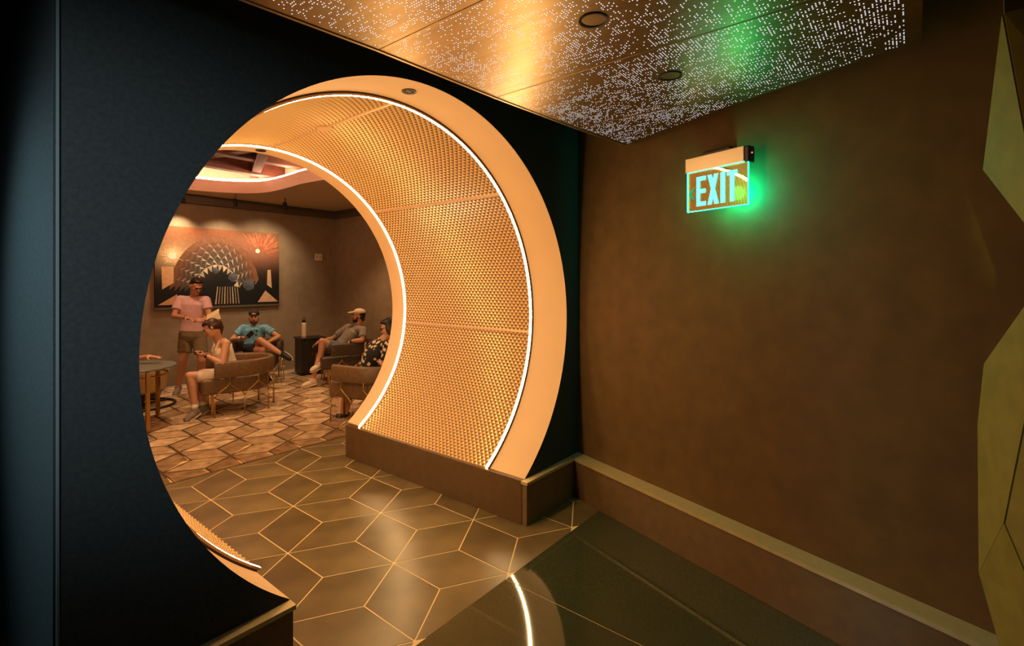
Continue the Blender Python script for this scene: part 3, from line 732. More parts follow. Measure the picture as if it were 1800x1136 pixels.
def armchair(label, loc, rz, lea, group='brass wire barrel armchairs'):
    t = thing('barrel_armchair', label, 'armchair', loc, rz, group)
    P_ = u_path(20); Pi = u_path(20, inset_=.065); n = len(P_); m = MB(); V = []; F = []
    z0, z1 = .49, .675; SEC = [(0, z0), (.5, z0 - .012), (1, z0), (1.12, (z0 + z1) / 2), (1, z1), (.5, z1 + .016), (0, z1), (-.12, (z0 + z1) / 2)]
    for o_, i_ in zip(P_, Pi):
        for s_, z in SEC: V.append((o_[0] + (i_[0] - o_[0]) * s_, o_[1] + (i_[1] - o_[1]) * s_, z))
    k = len(SEC)
    for i in range(n - 1):
        for q in range(k): F.append((i * k + q, i * k + (q + 1) % k, (i + 1) * k + (q + 1) % k, (i + 1) * k + q))
    F += [tuple(range(k)), tuple((n - 1) * k + q for q in range(k))[::-1]]
    m.add(V, F); m.build('backrest', lea, t, smooth=True, bevel=.012)
    S_ = u_path(18, hx=.43, inset_=.075)
    MB().prism(S_, .27, .47).build('seat', lea, t, bevel=.035, bseg=4)
    L = arclen(P_); tot = L[-1]; N = 6; step = tot / N
    P_o = u_path(20, inset_=-.006); Lo = arclen(P_o)
    for i in range(N + 1):
        s0 = i * step; x, y = at_len(P_o, Lo, s0 * Lo[-1] / tot); flat = i in (2, 3, 4)
        lg = MB()
        lg.tube([(x, y, 0), (x, y, .24)], .0075 if not flat else .012, 8)
        for sg in (-1, 1):
            se = s0 + sg * step / 2
            if se < 0 or se > tot: continue
            pts = []
            for q in range(9):
                f = q / 8; ss = s0 + (se - s0) * (f * f * (3 - 2 * f)); z = .24 + .19 * f
                xx, yy = at_len(P_o, Lo, ss * Lo[-1] / tot); pts.append((xx, yy, z))
            pts.append((pts[-1][0], pts[-1][1], .50)); lg.tube(pts, .0062, 8)
        lg.build('leg', M['brass'], t, smooth=True)
    for y in (-.2, .2): MB().box((-.30, y, .137), (.03, .03, .272)).build('front_leg', M['brass'], t)
    return t
armchair('brown leather barrel armchair holding the woman in the white top', (.93, 4.92, 0), -.22, M['leather'])
armchair('brown leather barrel armchair partly hidden by the right rim of the archway', (1.84, 3.16, 0), -1.35, M['leather'])
armchair('dark barrel armchair holding the man in the blue shirt', (1.9210, 6.5270, 0.0), 1.0, M['leather_dark'])
armchair('dark barrel armchair in the lounge corner holding the man in the pale cap', (2.8635, 5.3876, 0.0), -.35, M['leather_dark'])
# round side table, cropped by the dark rim
t = thing('round_table', 'grey topped round table on brass legs at the left rim of the opening', 'table', (-.20, 5.00, 0))
MB().lathe([(0, .672), (.43, .672), (.45, .68), (.45, .695), (.445, .70), (0, .70)], n=48).build('table_top', M['stone'], t)
for a in (-1.45, .65, 2.75): MB().box((.43 * math.cos(a), .43 * math.sin(a), .336), (.035, .035, .672), rz=a).build('leg', M['brass'], t)
m = MB(); m.tube([(.36 * math.cos(k * PI / 20), .36 * math.sin(k * PI / 20), .60) for k in range(40)], .010, 6, closed=True); m.build('ring_rail', M['brass'], t)
t = thing('tub_stool', 'tan woven tub seat on a dark ring base behind the round table', 'stool', (.16, 6.0, 0))
MB().lathe([(0, .20), (.24, .20), (.27, .23), (.32, .48), (.32, .51), (.29, .52), (.27, .49), (0, .49)], n=32).build('seat', M['tan'], t, smooth=False)
MB().lathe([(0, .12), (.2, .12), (.24, .20), (0, .20)], n=28).build('seat_base', M['black_gloss'], t)
MB().cone((0, 0, .02), (0, 0, .13), .03, .03, 12).build('pedestal', M['black_gloss'], t)
MB().tube([(.38 * math.cos(k * PI / 20), .38 * math.sin(k * PI / 20), .018) for k in range(40)], .018, 8, closed=True).build('ring_base', M['black_gloss'], t, smooth=True)
m = MB()
for k in range(3): a = k * 2 * PI / 3 + .4; m.tube([(0, 0, .03), (.38 * math.cos(a), .38 * math.sin(a), .018)], .014, 6)
m.build('spoke', M['black_gloss'], t)
# dark cabinet between the two far chairs, bottle on top
cb = (2.8660, 6.5171, 0.6624)
t = thing('corner_cabinet', 'black wooden side cabinet between the two seated men', 'cabinet', (cb[0], cb[1], 0), -.2)
MB().box((0, 0, .335), (.42, .40, .62)).build('cabinet_body', M['dark_wood'], t, bevel=.004)
MB().box((0, 0, .657), (.46, .44, .025)).build('cabinet_top', M['dark_wood'], t, bevel=.004)
for s_ in (-1, 1):
    d = MB().box((s_ * .103, -.206, .345), (.195, .014, .56)).build('door', M['dark_wood'], t, bevel=.003)
    MB().box((s_ * .02, -.218, .40), (.010, .012, .09)).build('handle', M['brass'], d)
bt = (2.7420, 6.5116, 0.6944)
t = thing('water_bottle', 'tall pale water bottle with black cap on the dark cabinet', 'bottle', (bt[0], bt[1], .6705))
MB().lathe([(.038, 0), (.041, .006), (.041, .245), (.036, .262), (.026, .272), (0, .272)], n=24).build('bottle_body', mat('cream_enamel', (.72, .56, .42), .4), t, smooth=False)
MB().lathe([(.0415, .02), (.0415, .026)], n=24).build('base_band', M['leather'], t)
c = MB().lathe([(.028, .268), (.030, .275), (.030, .315), (.024, .322), (0, .322)], n=20).build('cap', M['black_gloss'], t)
MB().tube([(-.022, 0, .318), (-.02, 0, .345), (0, 0, .355), (.02, 0, .345), (.022, 0, .318)], .006, 8).build('carry_loop', M['black_gloss'], c)

# ================================================================ people
RC = Vector((.627, -.779, 0)); BC = Vector((-.779, -.627, 0)); UP = Vector((0, 0, 1))     # picture right, toward the viewer, up
def V3(p): return Vector(p)
def frame(f, up):
    f = f.normalized(); r = f.cross(up).normalized(); u = r.cross(f).normalized()
    return Matrix((r, f, u)).transposed()          # columns: right, forward, up
SKIN = [mat('skin_%s' % k, c, .5, noise=.05, nscale=30) for k, c in zip('abc', ((.58, .29, .17), (.52, .25, .14), (.60, .31, .19)))]
EYE = mat('eye_dark', (.02, .012, .01), .3); LIP = mat('lip', (.38, .12, .09), .5)
def hand(mb, wr, d, pn, curl, thumb, s=1.0):
    """palm and five bent fingers; d hand direction, pn palm normal, thumb = side vector"""
    d = d.normalized(); pn = (pn - d * pn.dot(d)).normalized(); sd = d.cross(pn).normalized()
    if sd.dot(thumb) < 0: sd = -sd
    mb.cap(wr, wr + d * .03 * s, .026 * s, .030 * s, 10)
    Mx = Matrix((sd, d, pn)).transposed()
    mb.ell(wr + d * .055 * s, (.040 * s, .052 * s, .017 * s), Mx, 12, 8)
    for k, (off, ln) in enumerate(((.028, .074), (.0095, .084), (-.0095, .078), (-.027, .060))):
        b = wr + d * .092 * s + sd * off * s; r = .0092 * s; a = curl * .5
        d1 = (d * math.cos(a) + pn * math.sin(a)); m1 = b + d1 * ln * .5 * s; a2 = curl * 1.25
        d2 = (d * math.cos(a2) + pn * math.sin(a2)); m2 = m1 + d2 * ln * .32 * s; a3 = curl * 1.7
        m3 = m2 + (d * math.cos(a3) + pn * math.sin(a3)) * ln * .25 * s
        mb.cap(b - d * .03 * s, b, r, r, 8); mb.cap(b, m1, r, r * .95, 8); mb.cap(m1, m2, r * .95, r * .9, 8); mb.cap(m2, m3, r * .9, r * .8, 8)
    t0 = wr + d * .030 * s + sd * .032 * s; t1 = t0 + (d * .55 + sd * .75 + pn * .35).normalized() * .036 * s; t2 = t1 + (d * .85 + sd * .15 + pn * .5).normalized() * .034 * s
    mb.cap(wr + d * .02 * s + sd * .015 * s, t0, .014 * s, .0125 * s, 8); mb.cap(t0, t1, .0125 * s, .0105 * s, 8); mb.cap(t1, t2, .0105 * s, .0085 * s, 8)
def person(label, base, J, tf, hf, hup, s=1.0, skin=0, shirt=None, sleeve=.6, bottom=None, thigh_cover=.75, skirt=False, shoe=None, sock=None, hair=None, hair_style='short',
           beard=None, hands=None, cap=None, glasses=False, neck_r=.052, sandal=False):
    root = thing('person', label, 'person', base)
    J = {k: V3(v) for k, v in J.items()}
    loc = lambda o: local(o, root)
    sp = (J['neck'] - J['pelvis']).normalized(); rt = (J['shL'] - J['shR']); rt = (rt - sp * rt.dot(sp)).normalized(); fw = (sp.cross(rt)).normalized()
    if fw.dot(tf) < 0: fw = -fw
    hr_ = (J['hipL'] - J['hipR']).normalized(); ch = J['chest']
    sh_mid = (J['shL'] + J['shR']) / 2; sw = (J['shL'] - J['shR']).length / 2
    def torso(mb, g):
        pv = J['pelvis']; wst = pv.lerp(ch, .5); top = sh_mid
        mb.etube([(pv - sp * .09 * s, rt, fw, .13 * s + g, .10 * s + g), (pv, rt, fw, .165 * s + g, .115 * s + g), (wst, rt, fw, .145 * s + g, .105 * s + g), (ch, rt, fw, .165 * s + g, .115 * s + g),
                  (ch.lerp(top, .7), rt, fw, .165 * s + g, .105 * s + g), (top + sp * .005, rt, fw, .125 * s + g, .07 * s + g), (J['neck'] - sp * .005, rt, fw, .07 * s + g * .3, .055 * s + g * .3)])
    b = MB(); torso(b, -.010)
    for q in 'RL':
        sh, el, wr = J['sh' + q], J['el' + q], J['wr' + q]
        b.cap(sh_mid.lerp(sh, .35) - sp * .01, sh, .055 * s, .052 * s); b.cap(sh, sh.lerp(el, .45), .050 * s, .046 * s); b.cap(sh.lerp(el, .45), el, .046 * s, .037 * s)
        b.cap(el, el.lerp(wr, .35), .037 * s, .039 * s); b.cap(el.lerp(wr, .35), wr, .039 * s, .025 * s)
        hd = hands[q]; hand(b, wr, V3(hd[0]), V3(hd[1]), hd[2], V3(hd[3]), s)
        hp, kn, an = J['hip' + q], J['kn' + q], J['an' + q]; toe = J['toe' + q]
        b.cap(hp, hp.lerp(kn, .5), .085 * s, .072 * s); b.cap(hp.lerp(kn, .5), kn, .072 * s, .054 * s)
        cf = kn.lerp(an, .32); cb_ = (kn - hp).normalized(); cb_ = -(cb_ - (an - kn).normalized() * cb_.dot((an - kn).normalized()))
        b.cap(kn, cf + cb_ * .012, .052 * s, .056 * s); b.cap(cf + cb_ * .012, an, .055 * s, .034 * s)
        td = toe - an; sh_n = (an - kn).normalized(); dd = (td - sh_n * td.dot(sh_n) * .6).normalized(); dn = (sh_n - dd * sh_n.dot(dd)).normalized(); b.cap(an, an + dn * .045 * s + dd * .02 * s, .035 * s, .034 * s); b.cap(an + dn * .05 * s, an + dn * .062 * s + dd * .13 * s, .032 * s, .024 * s)
    # head
    H = J['head']; F = frame(V3(hf), V3(hup)); X = lambda x, y, z: H + F @ Vector((x, y, z)) * s
    sc = lambda *r: tuple(a * s for a in r)
    b.cap(J['neck'] - sp * .03, X(0, -.025, -.055), (neck_r + .008) * s, neck_r * s)
    b.ell(X(0, -.012, .035), sc(.076, .094, .084), F); b.ell(X(0, .022, -.028), sc(.064, .070, .080), F); b.ell(X(0, .036, -.080), sc(.046, .046, .034), F)
    b.ell(X(0, .062, -.094), sc(.024, .024, .018), F); b.ell(X(0, .080, .022), sc(.048, .016, .012), F)
    b.cap(X(0, .086, .010), X(0, .104, -.026), .009 * s, .0125 * s, 10); b.ell(X(.012, .094, -.030), sc(.009, .009, .007), F, 8, 6); b.ell(X(-.012, .094, -.030), sc(.009, .009, .007), F, 8, 6)
    for e in (-1, 1):
        b.ell(X(.078 * e, -.008, -.008), sc(.011, .019, .030), F, 10, 8); b.ell(X(.036 * e, .060, -.022), sc(.024, .020, .020), F, 10, 8)
    body = remesh(b, 'body', .0072, SKIN[skin]); loc(body)
    for e in (-1, 1):
        ey = MB().ell(X(.030 * e, .0845, .004), sc(.0115, .006, .0065), F, 10, 6).build('eye', EYE, smooth=True); loc(ey)
        br = MB().cap(X(.014 * e, .097, .022), X(.046 * e, .084, .024), .0042 * s, .003 * s, 6).build('eyebrow', hair or EYE, smooth=True); loc(br)
    mo = MB().ell(X(0, .0905, -.060), sc(.022, .008, .0065), F, 10, 6).build('mouth', LIP, smooth=True); loc(mo)
    if beard:
        h_ = MB(); h_.ell(X(0, .030, -.078), sc(.056, .058, .040), F); h_.ell(X(0, .064, -.095), sc(.030, .032, .026), F); h_.ell(X(0, .090, -.046), sc(.026, .012, .007), F)
        for e in (-1, 1): h_.cap(X(.062 * e, .010, -.02), X(.046 * e, .045, -.075), .014 * s, .018 * s)
        loc(remesh(h_, 'beard', .008, beard))
    if hair:
        h_ = MB(); h_.ell(X(0, -.024, .052), sc(.083, .092, .076), F); h_.ell(X(0, -.052, .010), sc(.076, .060, .080), F)
        if hair_style == 'short': h_.ell(X(0, .030, .100), sc(.062, .050, .028), F)
        if hair_style == 'pony':
            h_.ell(X(0, .010, .078), sc(.074, .076, .042), F); h_.ell(X(0, -.110, .035), sc(.030, .030, .034), F)
            q1 = X(0, -.118, .025); q2 = q1 - UP * .085 * s + F @ Vector((0, -.022, 0)); q3 = q2 - UP * .11 * s + F @ Vector((0, .012, 0)); h_.cap(q1, q2, .027 * s, .029 * s); h_.cap(q2, q3, .029 * s, .014 * s)
            for e in (-1, 1): h_.ell(X(.066 * e, -.018, .010), sc(.020, .045, .045), F)
        if hair_style == 'nape': h_.ell(X(0, -.070, -.045), sc(.066, .038, .045), F)
        if hair_style == 'bob':
            for e in (-1, 1): h_.ell(X(.066 * e, -.02, -.03), sc(.024, .055, .085), F)
            h_.ell(X(0, -.065, -.04), sc(.07, .05, .085), F); h_.ell(X(0, .020, .088), sc(.068, .066, .034), F)
        loc(remesh(h_, 'hair', .008, hair))
    if cap:
        cm, back = cap; h_ = MB(); h_.ell(X(0, -.012, .066), sc(.086, .104, .066), F); dirn = -1 if back else 1
        bs = Matrix.Rotation(-.20 * dirn, 3, 'X')
        h_.ell(X(0, .120 * dirn, .056), sc(.068, .075, .010), F @ bs)
        if back: h_.ell(X(0, .088, .040), sc(.060, .020, .014), F)
        loc(remesh(h_, 'baseball_cap', .008, cm))
        if not back: loc(MB().ell(X(.0, .092, .092), sc(.010, .006, .010), F, 10, 6).build('cap_badge', M['black_gloss'], smooth=True))
        else: loc(MB().ell(X(0, .084, .062), sc(.034, .012, .016), F, 12, 8).build('cap_opening', SKIN[skin], smooth=True))
    if glasses:
        g_ = MB()
        for e in (-1, 1):
            g_.tube([X(.032 * e + .023 * math.cos(k * PI / 8), .098, .003 + .018 * math.sin(k * PI / 8)) for k in range(16)], .0028 * s, 6, closed=True)
            g_.tube([X(.055 * e, .096, .008), X(.078 * e, .03, .010), X(.080 * e, -.02, .004)], .0026 * s, 6)
        g_.tube([X(-.009, .099, .006), X(.009, .099, .006)], .0026 * s, 6); loc(g_.build('glasses', M['black_gloss'], smooth=True))
    if shirt:
        t_ = MB(); torso(t_, .010)
        for q in 'RL':
            sh, el = J['sh' + q], J['el' + q]
            if sleeve > 0:
                t_.cap(sh_mid.lerp(sh, .3) - sp * .012, sh, .068 * s, .066 * s); t_.cone(sh, sh.lerp(el, sleeve), .066 * s, .068 * s)
            else: t_.cap(sh_mid.lerp(sh, .62) + sp * .012 + fw * .04 * s, sh_mid.lerp(sh, .55) + sp * .035, .016 * s, .016 * s); t_.cap(sh_mid.lerp(sh, .62) + sp * .012 - fw * .03 * s, sh_mid.lerp(sh, .55) + sp * .035, .016 * s, .016 * s)
        if sleeve <= 0:
            t_ = MB(); pv = J['pelvis']; wst = pv.lerp(ch, .5); g = .008
            t_.etube([(pv - sp * .06 * s, rt, fw, .165 * s + g, .13 * s + g), (pv, rt, fw, .170 * s + g, .122 * s + g), (wst, rt, fw, .148 * s + g, .11 * s + g), (ch, rt, fw, .165 * s + g, .118 * s + g), (ch.lerp(sh_mid, .55), rt, fw, .155 * s + g, .108 * s + g)])
            for e in (-1, 1):
                a_ = ch.lerp(sh_mid, .5) + rt * e * .085 * s; tp = sh_mid + rt * e * .085 * s + sp * .045 * s
                t_.cap(a_ + fw * .10 * s, tp + fw * .03 * s, .020 * s, .017 * s); t_.cap(tp + fw * .03 * s, tp - fw * .04 * s, .017 * s, .017 * s); t_.cap(tp - fw * .04 * s, a_ - fw * .095 * s, .017 * s, .020 * s)
        loc(remesh(t_, 'shirt', .010, shirt))
    if bottom:
        t_ = MB(); pv = J['pelvis']
        t_.etube([(pv - sp * .10 * s, rt, fw, .14 * s, .11 * s), (pv - sp * .02, rt, fw, .182 * s, .134 * s), (pv + sp * .07 * s, rt, fw, .165 * s, .122 * s)])
        for q in 'RL':
            hp, kn = J['hip' + q], J['kn' + q]; t_.cap(hp, hp.lerp(kn, .05), .104 * s, .104 * s); t_.cone(hp, hp.lerp(kn, thigh_cover), .106 * s, .092 * s)
        if skirt:
            k0 = J['hipR'].lerp(J['knR'], thigh_cover); k1 = J['hipL'].lerp(J['knL'], thigh_cover); t_.cap(k0, k1, .085 * s, .085 * s); t_.cap(J['hipR'], J['hipL'], .1 * s, .1 * s); t_.cap(J['hipR'].lerp(k0, .5), J['hipL'].lerp(k1, .5), .09 * s, .09 * s)
        loc(remesh(t_, 'skirt' if skirt else 'shorts', .010, bottom))
    if shoe:
        up_m, sole_m = shoe
        for q in 'RL':
            an, toe = J['an' + q], J['toe' + q]; sh_n = (an - J['kn' + q]).normalized(); td = toe - an; dd = (td - sh_n * td.dot(sh_n) * .6).normalized()
            dn = (sh_n - dd * sh_n.dot(dd)).normalized(); sd = dd.cross(dn).normalized(); Fm = Matrix((sd, dd, -dn)).transposed()
            c = an + dn * .050 * s; m_ = MB()
            m_.ell(c + dd * .005 * s, (.044 * s, .068 * s, .056 * s), Fm); m_.ell(c + dd * .09 * s + dn * .008 * s, (.048 * s, .098 * s, .044 * s), Fm); m_.cone(c + dd * .015 * s, an - dn * .012 * s, .050 * s, .047 * s); m_.cap(c + dd * .05 * s - dn * .012 * s, c + dd * .11 * s + dn * .005 * s, .036 * s, .034 * s); m_.ell(c + dd * .145 * s + dn * .018 * s, (.044 * s, .050 * s, .026 * s), Fm)
            so = remesh(m_, 'shoe', .008, up_m); loc(so)
            m_ = MB(); m_.ell(c + dd * .075 * s + dn * .045 * s, (.049 * s, .135 * s, .015 * s), Fm); m_.ell(c + dd * .0 * s + dn * .043 * s, (.043 * s, .065 * s, .018 * s), Fm)
            sl_ = remesh(m_, 'sole', .008, sole_m, smooth_it=2); sl_.parent = so
            if sock: k = MB().cap(an - sh_n * .045 * s, an, .040 * s, .042 * s).build('sock', sock, smooth=True); loc(k)
    return root, J
def phone(c, d, n, label, glow=None, s=1.0):
    t = thing('phone', label, 'phone', c); d = d.normalized(); n = (n - d * n.dot(d)).normalized(); Mx = Matrix((d.cross(n), d, n)).transposed()
    MB().box((0, 0, 0), (.072 * s, .148 * s, .008), M=Mx).build('phone_body', M['black_gloss'], t, bevel=.003)
    MB().box(tuple(n * .0045), (.066 * s, .140 * s, .0012), M=Mx).build('screen', glow or M['black_gloss'], t)
def wristwatch(c, ax, label, strap, r=.030):
    t = thing('wristwatch', label, 'watch', c); q = ax.normalized().to_track_quat('Z', 'Y').to_matrix()
    MB().lathe([(r, -.009), (r + .004, -.009), (r + .004, .009), (r, .009), (r, -.009)], n=20, M=q).build('strap', strap, t)
    MB().ell(tuple(q @ Vector((r + .003, 0, 0))), (.006, .016, .016), M=q, nu=12, nv=8).build('dial', M['black_gloss'], t)

HAIR_D = mat('dark_hair', (.012, .008, .006), .5, noise=.3, nscale=80); HAIR_B = mat('brown_hair', (.055, .018, .009), .45, noise=.3, nscale=80)
PINK = mat('pink_tee', (.68, .42, .44), .85, noise=.06, bump=.2, bscale=40); KHAKI = mat('khaki_shorts', (.20, .15, .08), .9, noise=.1, bump=.2, bscale=60)
WHITE = mat('white_cotton', (.82, .70, .56), .85, noise=.05, bump=.2, bscale=40); BLUE = mat('blue_print_shirt', (.14, .36, .50), .8, noise=.45, nscale=26)
NAVY_C = mat('black_shorts', (.012, .013, .018), .85); GREYS = mat('grey_check_shirt', (.24, .205, .17), .85, noise=.3, nscale=45); GREYB = mat('slate_shorts', (.14, .15, .15), .85, noise=.1)
CREAM = mat('cream_cap', (.72, .52, .36), .7, noise=.05); BLACKCAP = mat('black_cap', (.014, .010, .010), .75)
SHOE_G = mat('grey_knit_shoe', (.23, .18, .14), .8, noise=.15, nscale=60); SOLE_P = mat('pale_sole', (.66, .52, .42), .6); SHOE_K = mat('black_shoe', (.012, .011, .012), .6); SHOE_W = mat('cream_shoe', (.72, .58, .42), .7, noise=.06)
fm = mat('floral_blouse', (.012, .011, .011), .85)     # dark cloth printed with pale flowers
nt = fm.node_tree; tc = nt.nodes.new('ShaderNodeTexCoord'); vo = nt.nodes.new('ShaderNodeTexVoronoi'); vo.inputs['Scale'].default_value = 16
nz = nt.nodes.new('ShaderNodeTexNoise'); nz.inputs['Scale'].default_value = 45; ad = nt.nodes.new('ShaderNodeMath'); ad.operation = 'MULTIPLY_ADD'; ad.inputs[1].default_value = .55; ad.inputs[2].default_value = -.28
nt.links.new(tc.outputs['Object'], vo.inputs['Vector']); nt.links.new(tc.outputs['Object'], nz.inputs['Vector']); nt.links.new(nz.outputs['Fac'], ad.inputs[0])
a2 = nt.nodes.new('ShaderNodeMath'); nt.links.new(vo.outputs['Distance'], a2.inputs[0]); nt.links.new(ad.outputs[0], a2.inputs[1])
rp = nt.nodes.new('ShaderNodeValToRGB'); rp.color_ramp.elements[0].position = .30; rp.color_ramp.elements[0].color = (.75, .58, .36, 1); rp.color_ramp.elements[1].position = .36; rp.color_ramp.elements[1].color = (.012, .011, .011, 1)
nt.links.new(a2.outputs[0], rp.inputs[0]); nt.links.new(rp.outputs[0], nt.nodes['Principled BSDF'].inputs['Base Color'])
FLORAL = fm
GLOW = emission('phone_glow', (.75, .9, 1.0), 2.0, sampled=False)
L_, R2 = -RC, RC

# man standing in the pink tee, looking down
person('man standing in a pink tee and khaki shorts, looking down beside the print', (0.8593, 6.3789, 0.0), dict(
    pelvis=(0.8787, 6.3229, 0.9032), chest=(0.8712, 6.3003, 1.2386), neck=(0.8835, 6.2691, 1.4781), head=(0.8733, 6.1382, 1.6241),
    shR=(0.7443, 6.3942, 1.4195), elR=(0.6407, 6.3315, 1.1816), wrR=(0.6946, 6.0093, 1.1725), shL=(0.9998, 6.1405, 1.4095), elL=(1.0081, 6.0345, 1.1914), wrL=(0.8974, 5.7893, 1.1341),
    hipR=(0.8250, 6.3896, 0.8603), knR=(0.7636, 6.3383, 0.5302), anR=(0.7570, 6.5061, 0.1107), toeR=(0.6363, 6.3051, 0.0238), hipL=(0.9509, 6.2651, 0.8581), knL=(0.9623, 6.1871, 0.5037), anL=(1.0002, 6.3634, 0.0895), toeL=(0.9366, 6.0915, 0.0177)),
    BC, BC * .6 + RC * .75 - UP * .55, UP, skin=1, shirt=PINK, sleeve=.62, bottom=KHAKI, thigh_cover=.72, shoe=(SHOE_G, SOLE_P), hair=HAIR_D, glasses=True,
    hands=dict(R=(RC + BC * .25 - UP * .15, -UP + RC * .1, .55, BC + UP * .6), L=(L_ * .8 + BC * .35 + UP * .05, UP * .4 + BC * .6, .55, UP)))
t = thing('folded_leaflet', 'cream folded leaflet held by the standing man', 'leaflet', (0.9115, 5.6440, 1.1972))
for s_ in (-1, 1):
    Mx = frame(RC + UP * .55, BC + UP * .6) @ Matrix.Rotation(.25 * s_, 3, 'Y')
    MB().box(tuple(Mx @ Vector((.045 * s_, 0, 0))), (.09, .20, .0015), M=Mx).build('page', mat('leaflet_paper', (.80, .66, .40), .8), t)
wristwatch((0.6969, 6.0385, 1.1710), RC, 'dark wristband on the standing man', M['black_gloss'], r=.029)

# woman seated, tapping her phone
person('seated woman in a white sleeveless top with a ponytail, bent over her phone', (0.7768, 4.8864, 0.0), dict(
    pelvis=(0.8226, 4.8614, 0.5125), chest=(0.7581, 4.9096, 0.7693), neck=(0.7126, 4.9342, 0.9503), head=(0.6294, 4.9100, 1.0915),
    shR=(0.7879, 5.1916, 0.8558), elR=(0.8004, 5.1123, 0.6396), wrR=(0.6144, 4.9606, 0.7440), shL=(0.7238, 4.6970, 0.9011), elL=(0.6423, 4.6068, 0.6598), wrL=(0.5307, 4.7456, 0.7524),
    hipR=(0.8315, 5.0098, 0.4412), knR=(0.5008, 5.0699, 0.4757), anR=(0.5404, 4.9569, 0.0973), toeR=(0.4566, 4.9015, 0.0292), hipL=(0.7397, 4.7729, 0.4684), knL=(0.3609, 4.8608, 0.5216), anL=(0.3932, 4.7888, 0.1175), toeL=(0.2633, 4.7110, 0.0052)),
    L_, L_ * .80 + BC * .48 - UP * .50, UP + L_ * .5, s=.97, skin=2, shirt=WHITE, sleeve=0, bottom=WHITE, thigh_cover=.66, skirt=True, shoe=(SHOE_G, SOLE_P), sock=WHITE, hair=HAIR_B, hair_style='pony',
    hands=dict(R=(L_ + UP * .12, UP + BC * .3, .45, BC + UP * .4), L=(L_ + UP * .18, UP * .7 - BC * .5, .45, UP)))
phone((0.4642, 4.9239, 0.7972), L_ + UP * .1, UP + L_ * -.5, 'dark phone in the hands of the seated woman')
wristwatch((0.5195, 4.7595, 0.7581), L_, 'black smartwatch on the seated woman', M['black_gloss'], r=.026)
hb = thing('headband', 'black headband worn by the seated woman', 'headband', (0.6294, 4.9100, 1.0915))
Fh = frame(L_ * .80 + BC * .48 - UP * .50, UP + L_ * .5)
MB().tube([tuple(Fh @ Vector((.084 * math.cos(a), .016, .036 + .088 * math.sin(a)))) for a in [PI * k / 16 for k in range(17)]], .0065, 8).build('band', M['black_gloss'], hb, smooth=True)

# man in blue shirt, legs crossed
person('man in a blue patterned shirt and backward black cap, legs crossed, facing the viewer', (1.8542, 6.4186, 0.0), dict(
    pelvis=(1.8908, 6.5646, 0.5715), chest=(1.9044, 6.5955, 0.7901), neck=(1.9089, 6.6059, 0.9441), head=(1.8877, 6.5684, 1.0827),
    shR=(1.7847, 6.7283, 0.8976), elR=(1.6081, 6.7404, 0.7196), wrR=(1.6293, 6.4429, 0.7629), shL=(2.0211, 6.4346, 0.8976), elL=(2.1168, 6.1720, 0.7627), wrL=(1.9299, 6.1172, 0.6986),
    hipR=(1.8184, 6.5907, 0.5481), knR=(1.7631, 5.9735, 0.5890), anR=(1.7541, 6.0325, 0.1643), toeR=(1.6603, 5.9418, 0.0994), hipL=(1.9208, 6.4635, 0.5481), knL=(1.7484, 6.0397, 0.7493), anL=(1.9206, 5.7140, 0.5448), toeL=(1.9690, 5.5901, 0.4740)),
    BC, BC + RC * .45, UP, skin=1, shirt=BLUE, sleeve=.6, bottom=NAVY_C, thigh_cover=.62, shoe=(SHOE_K, SOLE_P), beard=HAIR_B, hair=HAIR_D, hair_style='nape', cap=(BLACKCAP, True),
    hands=dict(R=(RC + BC * .3 + UP * .05, BC * -.2 + UP * .8, .7, BC + UP * .3), L=(L_ * .8 + BC * .5 - UP * .25, -UP, .35, BC)))
phone((1.6779, 6.2230, 0.8343), RC * .7 + UP * .5 + BC * .3, -BC + UP * .3, 'black phone held by the man in the blue shirt')
wristwatch((1.6234, 6.4822, 0.7578), RC, 'pale wristwatch on the man in the blue shirt', M['white_plastic'], r=.029)
sg_ = thing('hanging_sunglasses', 'dark sunglasses hung on the blue shirt collar', 'sunglasses', (1.8435, 6.3841, 0.8569))
for e in (-1, 1): MB().ell(tuple(RC * (.006 * e) + UP * (-.02 + .034 * e)), (.010, .016, .024), nu=10, nv=8).build('lens', M['black_gloss'], sg_, smooth=True)

# man in the pale cap, in the corner
FD = L_ * .92 + BC * .25
person('man in a pale cap and grey shirt lounging in the corner armchair, ankle crossed', (2.8461, 5.3774, 0.0), dict(
    pelvis=(2.8389, 5.4342, 0.5772), chest=(2.9475, 5.3312, 0.7686), neck=(3.0446, 5.2264, 0.9521), head=(3.0296, 5.2291, 1.1033),
    shR=(3.0372, 5.5546, 0.8897), elR=(2.8689, 5.7637, 0.6958), wrR=(2.6190, 5.7393, 0.6716), shL=(2.9748, 5.0101, 0.8786), elL=(2.8980, 4.9301, 0.7255), wrL=(2.7516, 5.0482, 0.7116),
    hipR=(2.8691, 5.6040, 0.5010), knR=(2.4760, 5.4226, 0.5970), anR=(2.2704, 5.3751, 0.1206), toeR=(2.1221, 5.3839, 0.0254), hipL=(2.7300, 5.3462, 0.5577), knL=(2.4593, 5.4114, 0.7116), anL=(2.3980, 5.3920, 0.3672), toeL=(2.2871, 5.3702, 0.2923)),
    FD, L_ * .95 + BC * .3 + UP * .08, UP + RC * .15, skin=1, shirt=GREYS, sleeve=.72, bottom=GREYB, thigh_cover=.70, shoe=(SHOE_W, SHOE_W), beard=HAIR_D, hair=HAIR_D, hair_style='nape', cap=(CREAM, False),
    hands=dict(R=(L_ * .8 - UP * .45, -UP + L_ * .2, .5, BC), L=(L_ * .45 - UP * .7 + BC * .1, L_ * -.6 - UP * .4, .3, L_ + UP * .2)))
wristwatch((2.7574, 5.0409, 0.7163), L_, 'dark band on the wrist of the man in the pale cap', M['black_gloss'], r=.029)

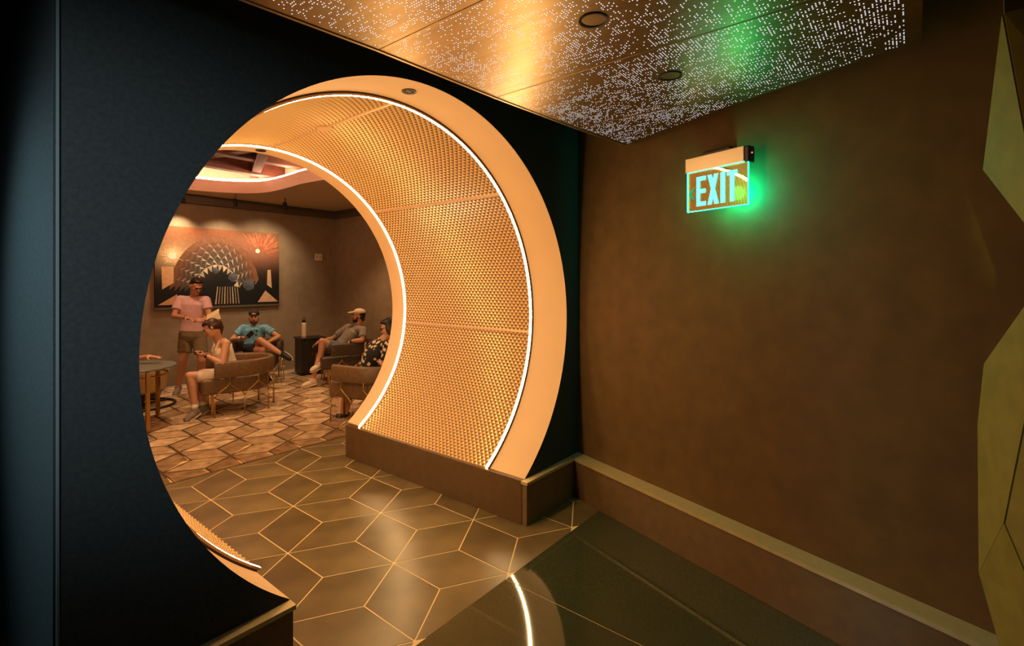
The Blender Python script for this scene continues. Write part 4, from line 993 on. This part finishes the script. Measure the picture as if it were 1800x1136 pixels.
# woman in the floral blouse, mostly behind the rim
person('woman in a black floral blouse seated behind the right rim, lit by her phone', (1.8999, 3.2513, 0.0), dict(
    pelvis=(1.7694, 3.1743, 0.5779), chest=(1.8107, 3.0910, 0.7939), neck=(1.8817, 3.0028, 0.9779), head=(1.9092, 2.9368, 1.1214),
    shR=(1.8263, 2.8165, 0.9277), elR=(1.7670, 2.8264, 0.6862), wrR=(1.8075, 3.0632, 0.7545), shL=(1.8985, 3.2372, 0.8866), elL=(1.8612, 3.3793, 0.6590), wrL=(1.8381, 3.2484, 0.7619),
    hipR=(1.7689, 3.0792, 0.5044), knR=(1.8480, 3.5871, 0.4304), anR=(1.6140, 3.4312, 0.0131), toeR=(1.6773, 3.6077, -0.1181), hipL=(1.7811, 3.2874, 0.4915), knL=(1.8526, 3.8047, 0.4184), anL=(1.5625, 3.4634, 0.0185), toeL=(1.6000, 3.6401, -0.0995)),
    L_, L_ * .95 + BC * .1 - UP * .3, UP, s=.95, skin=2, shirt=FLORAL, sleeve=.8, bottom=NAVY_C, thigh_cover=.9, shoe=(SHOE_K, SOLE_P), hair=HAIR_D, hair_style='bob', glasses=True,
    hands=dict(R=(L_ * .2 + UP * .8, L_ * -1.0, .4, BC), L=(L_ * .3 + UP * .7, RC, .4, UP)))
phone((1.8457, 3.1752, 0.8037), L_ * .6 + UP * .7, UP * .4 + BC * .9 + RC * .2, 'lit phone held by the woman in the floral blouse', GLOW)

# person at the round table, only a forearm in view
person('person at the round table with one bare forearm resting on the grey top', (-0.3722, 5.8357, 0.0), dict(
    pelvis=(-0.4149, 6.0483, 0.4443), chest=(-0.4155, 5.9853, 0.7104), neck=(-0.4025, 5.9371, 0.9280), head=(-0.3895, 5.8891, 1.0659),
    shR=(-0.4414, 6.2726, 0.8175), elR=(-0.4276, 6.2236, 0.5710), wrR=(-0.3722, 5.8357, 0.5779), shL=(-0.3491, 5.6475, 0.8615), elL=(-0.1622, 5.3833, 0.7180), wrL=(-0.0154, 5.1051, 0.7794),
    hipR=(-0.4188, 6.1488, 0.3741), knR=(-0.3316, 5.6257, 0.4143), anR=(-0.3316, 5.6257, -0.0189), toeR=(-0.2882, 5.4921, -0.1157), hipL=(-0.3845, 5.9148, 0.3991), knL=(-0.3247, 5.2981, 0.4430), anL=(-0.3278, 5.3338, 0.0183), toeL=(-0.2837, 5.2153, -0.0916)),
    RC, RC + BC * .3, UP, skin=0, shirt=GREYS, sleeve=.7, bottom=KHAKI, thigh_cover=.8, shoe=(SHOE_G, SOLE_P), hair=HAIR_D,
    hands=dict(R=(RC, -UP, .3, BC), L=(RC + UP * .02, -UP, .25, BC)))
t = thing('low_stool', 'dark round stool carrying the person at the round table', 'stool', (-0.4149, 6.0483, 0.0))
MB().lathe([(0, .36), (.19, .36), (.21, .38), (.21, .42), (.18, .44), (0, .44)], n=28).build('seat', M['leather_dark'], t)
for k in range(4): a = k * PI / 2 + .4; MB().cone((.15 * math.cos(a), .15 * math.sin(a), .36), (.2 * math.cos(a), .2 * math.sin(a), 0), .016, .012, 8).build('leg', M['brass'], t)
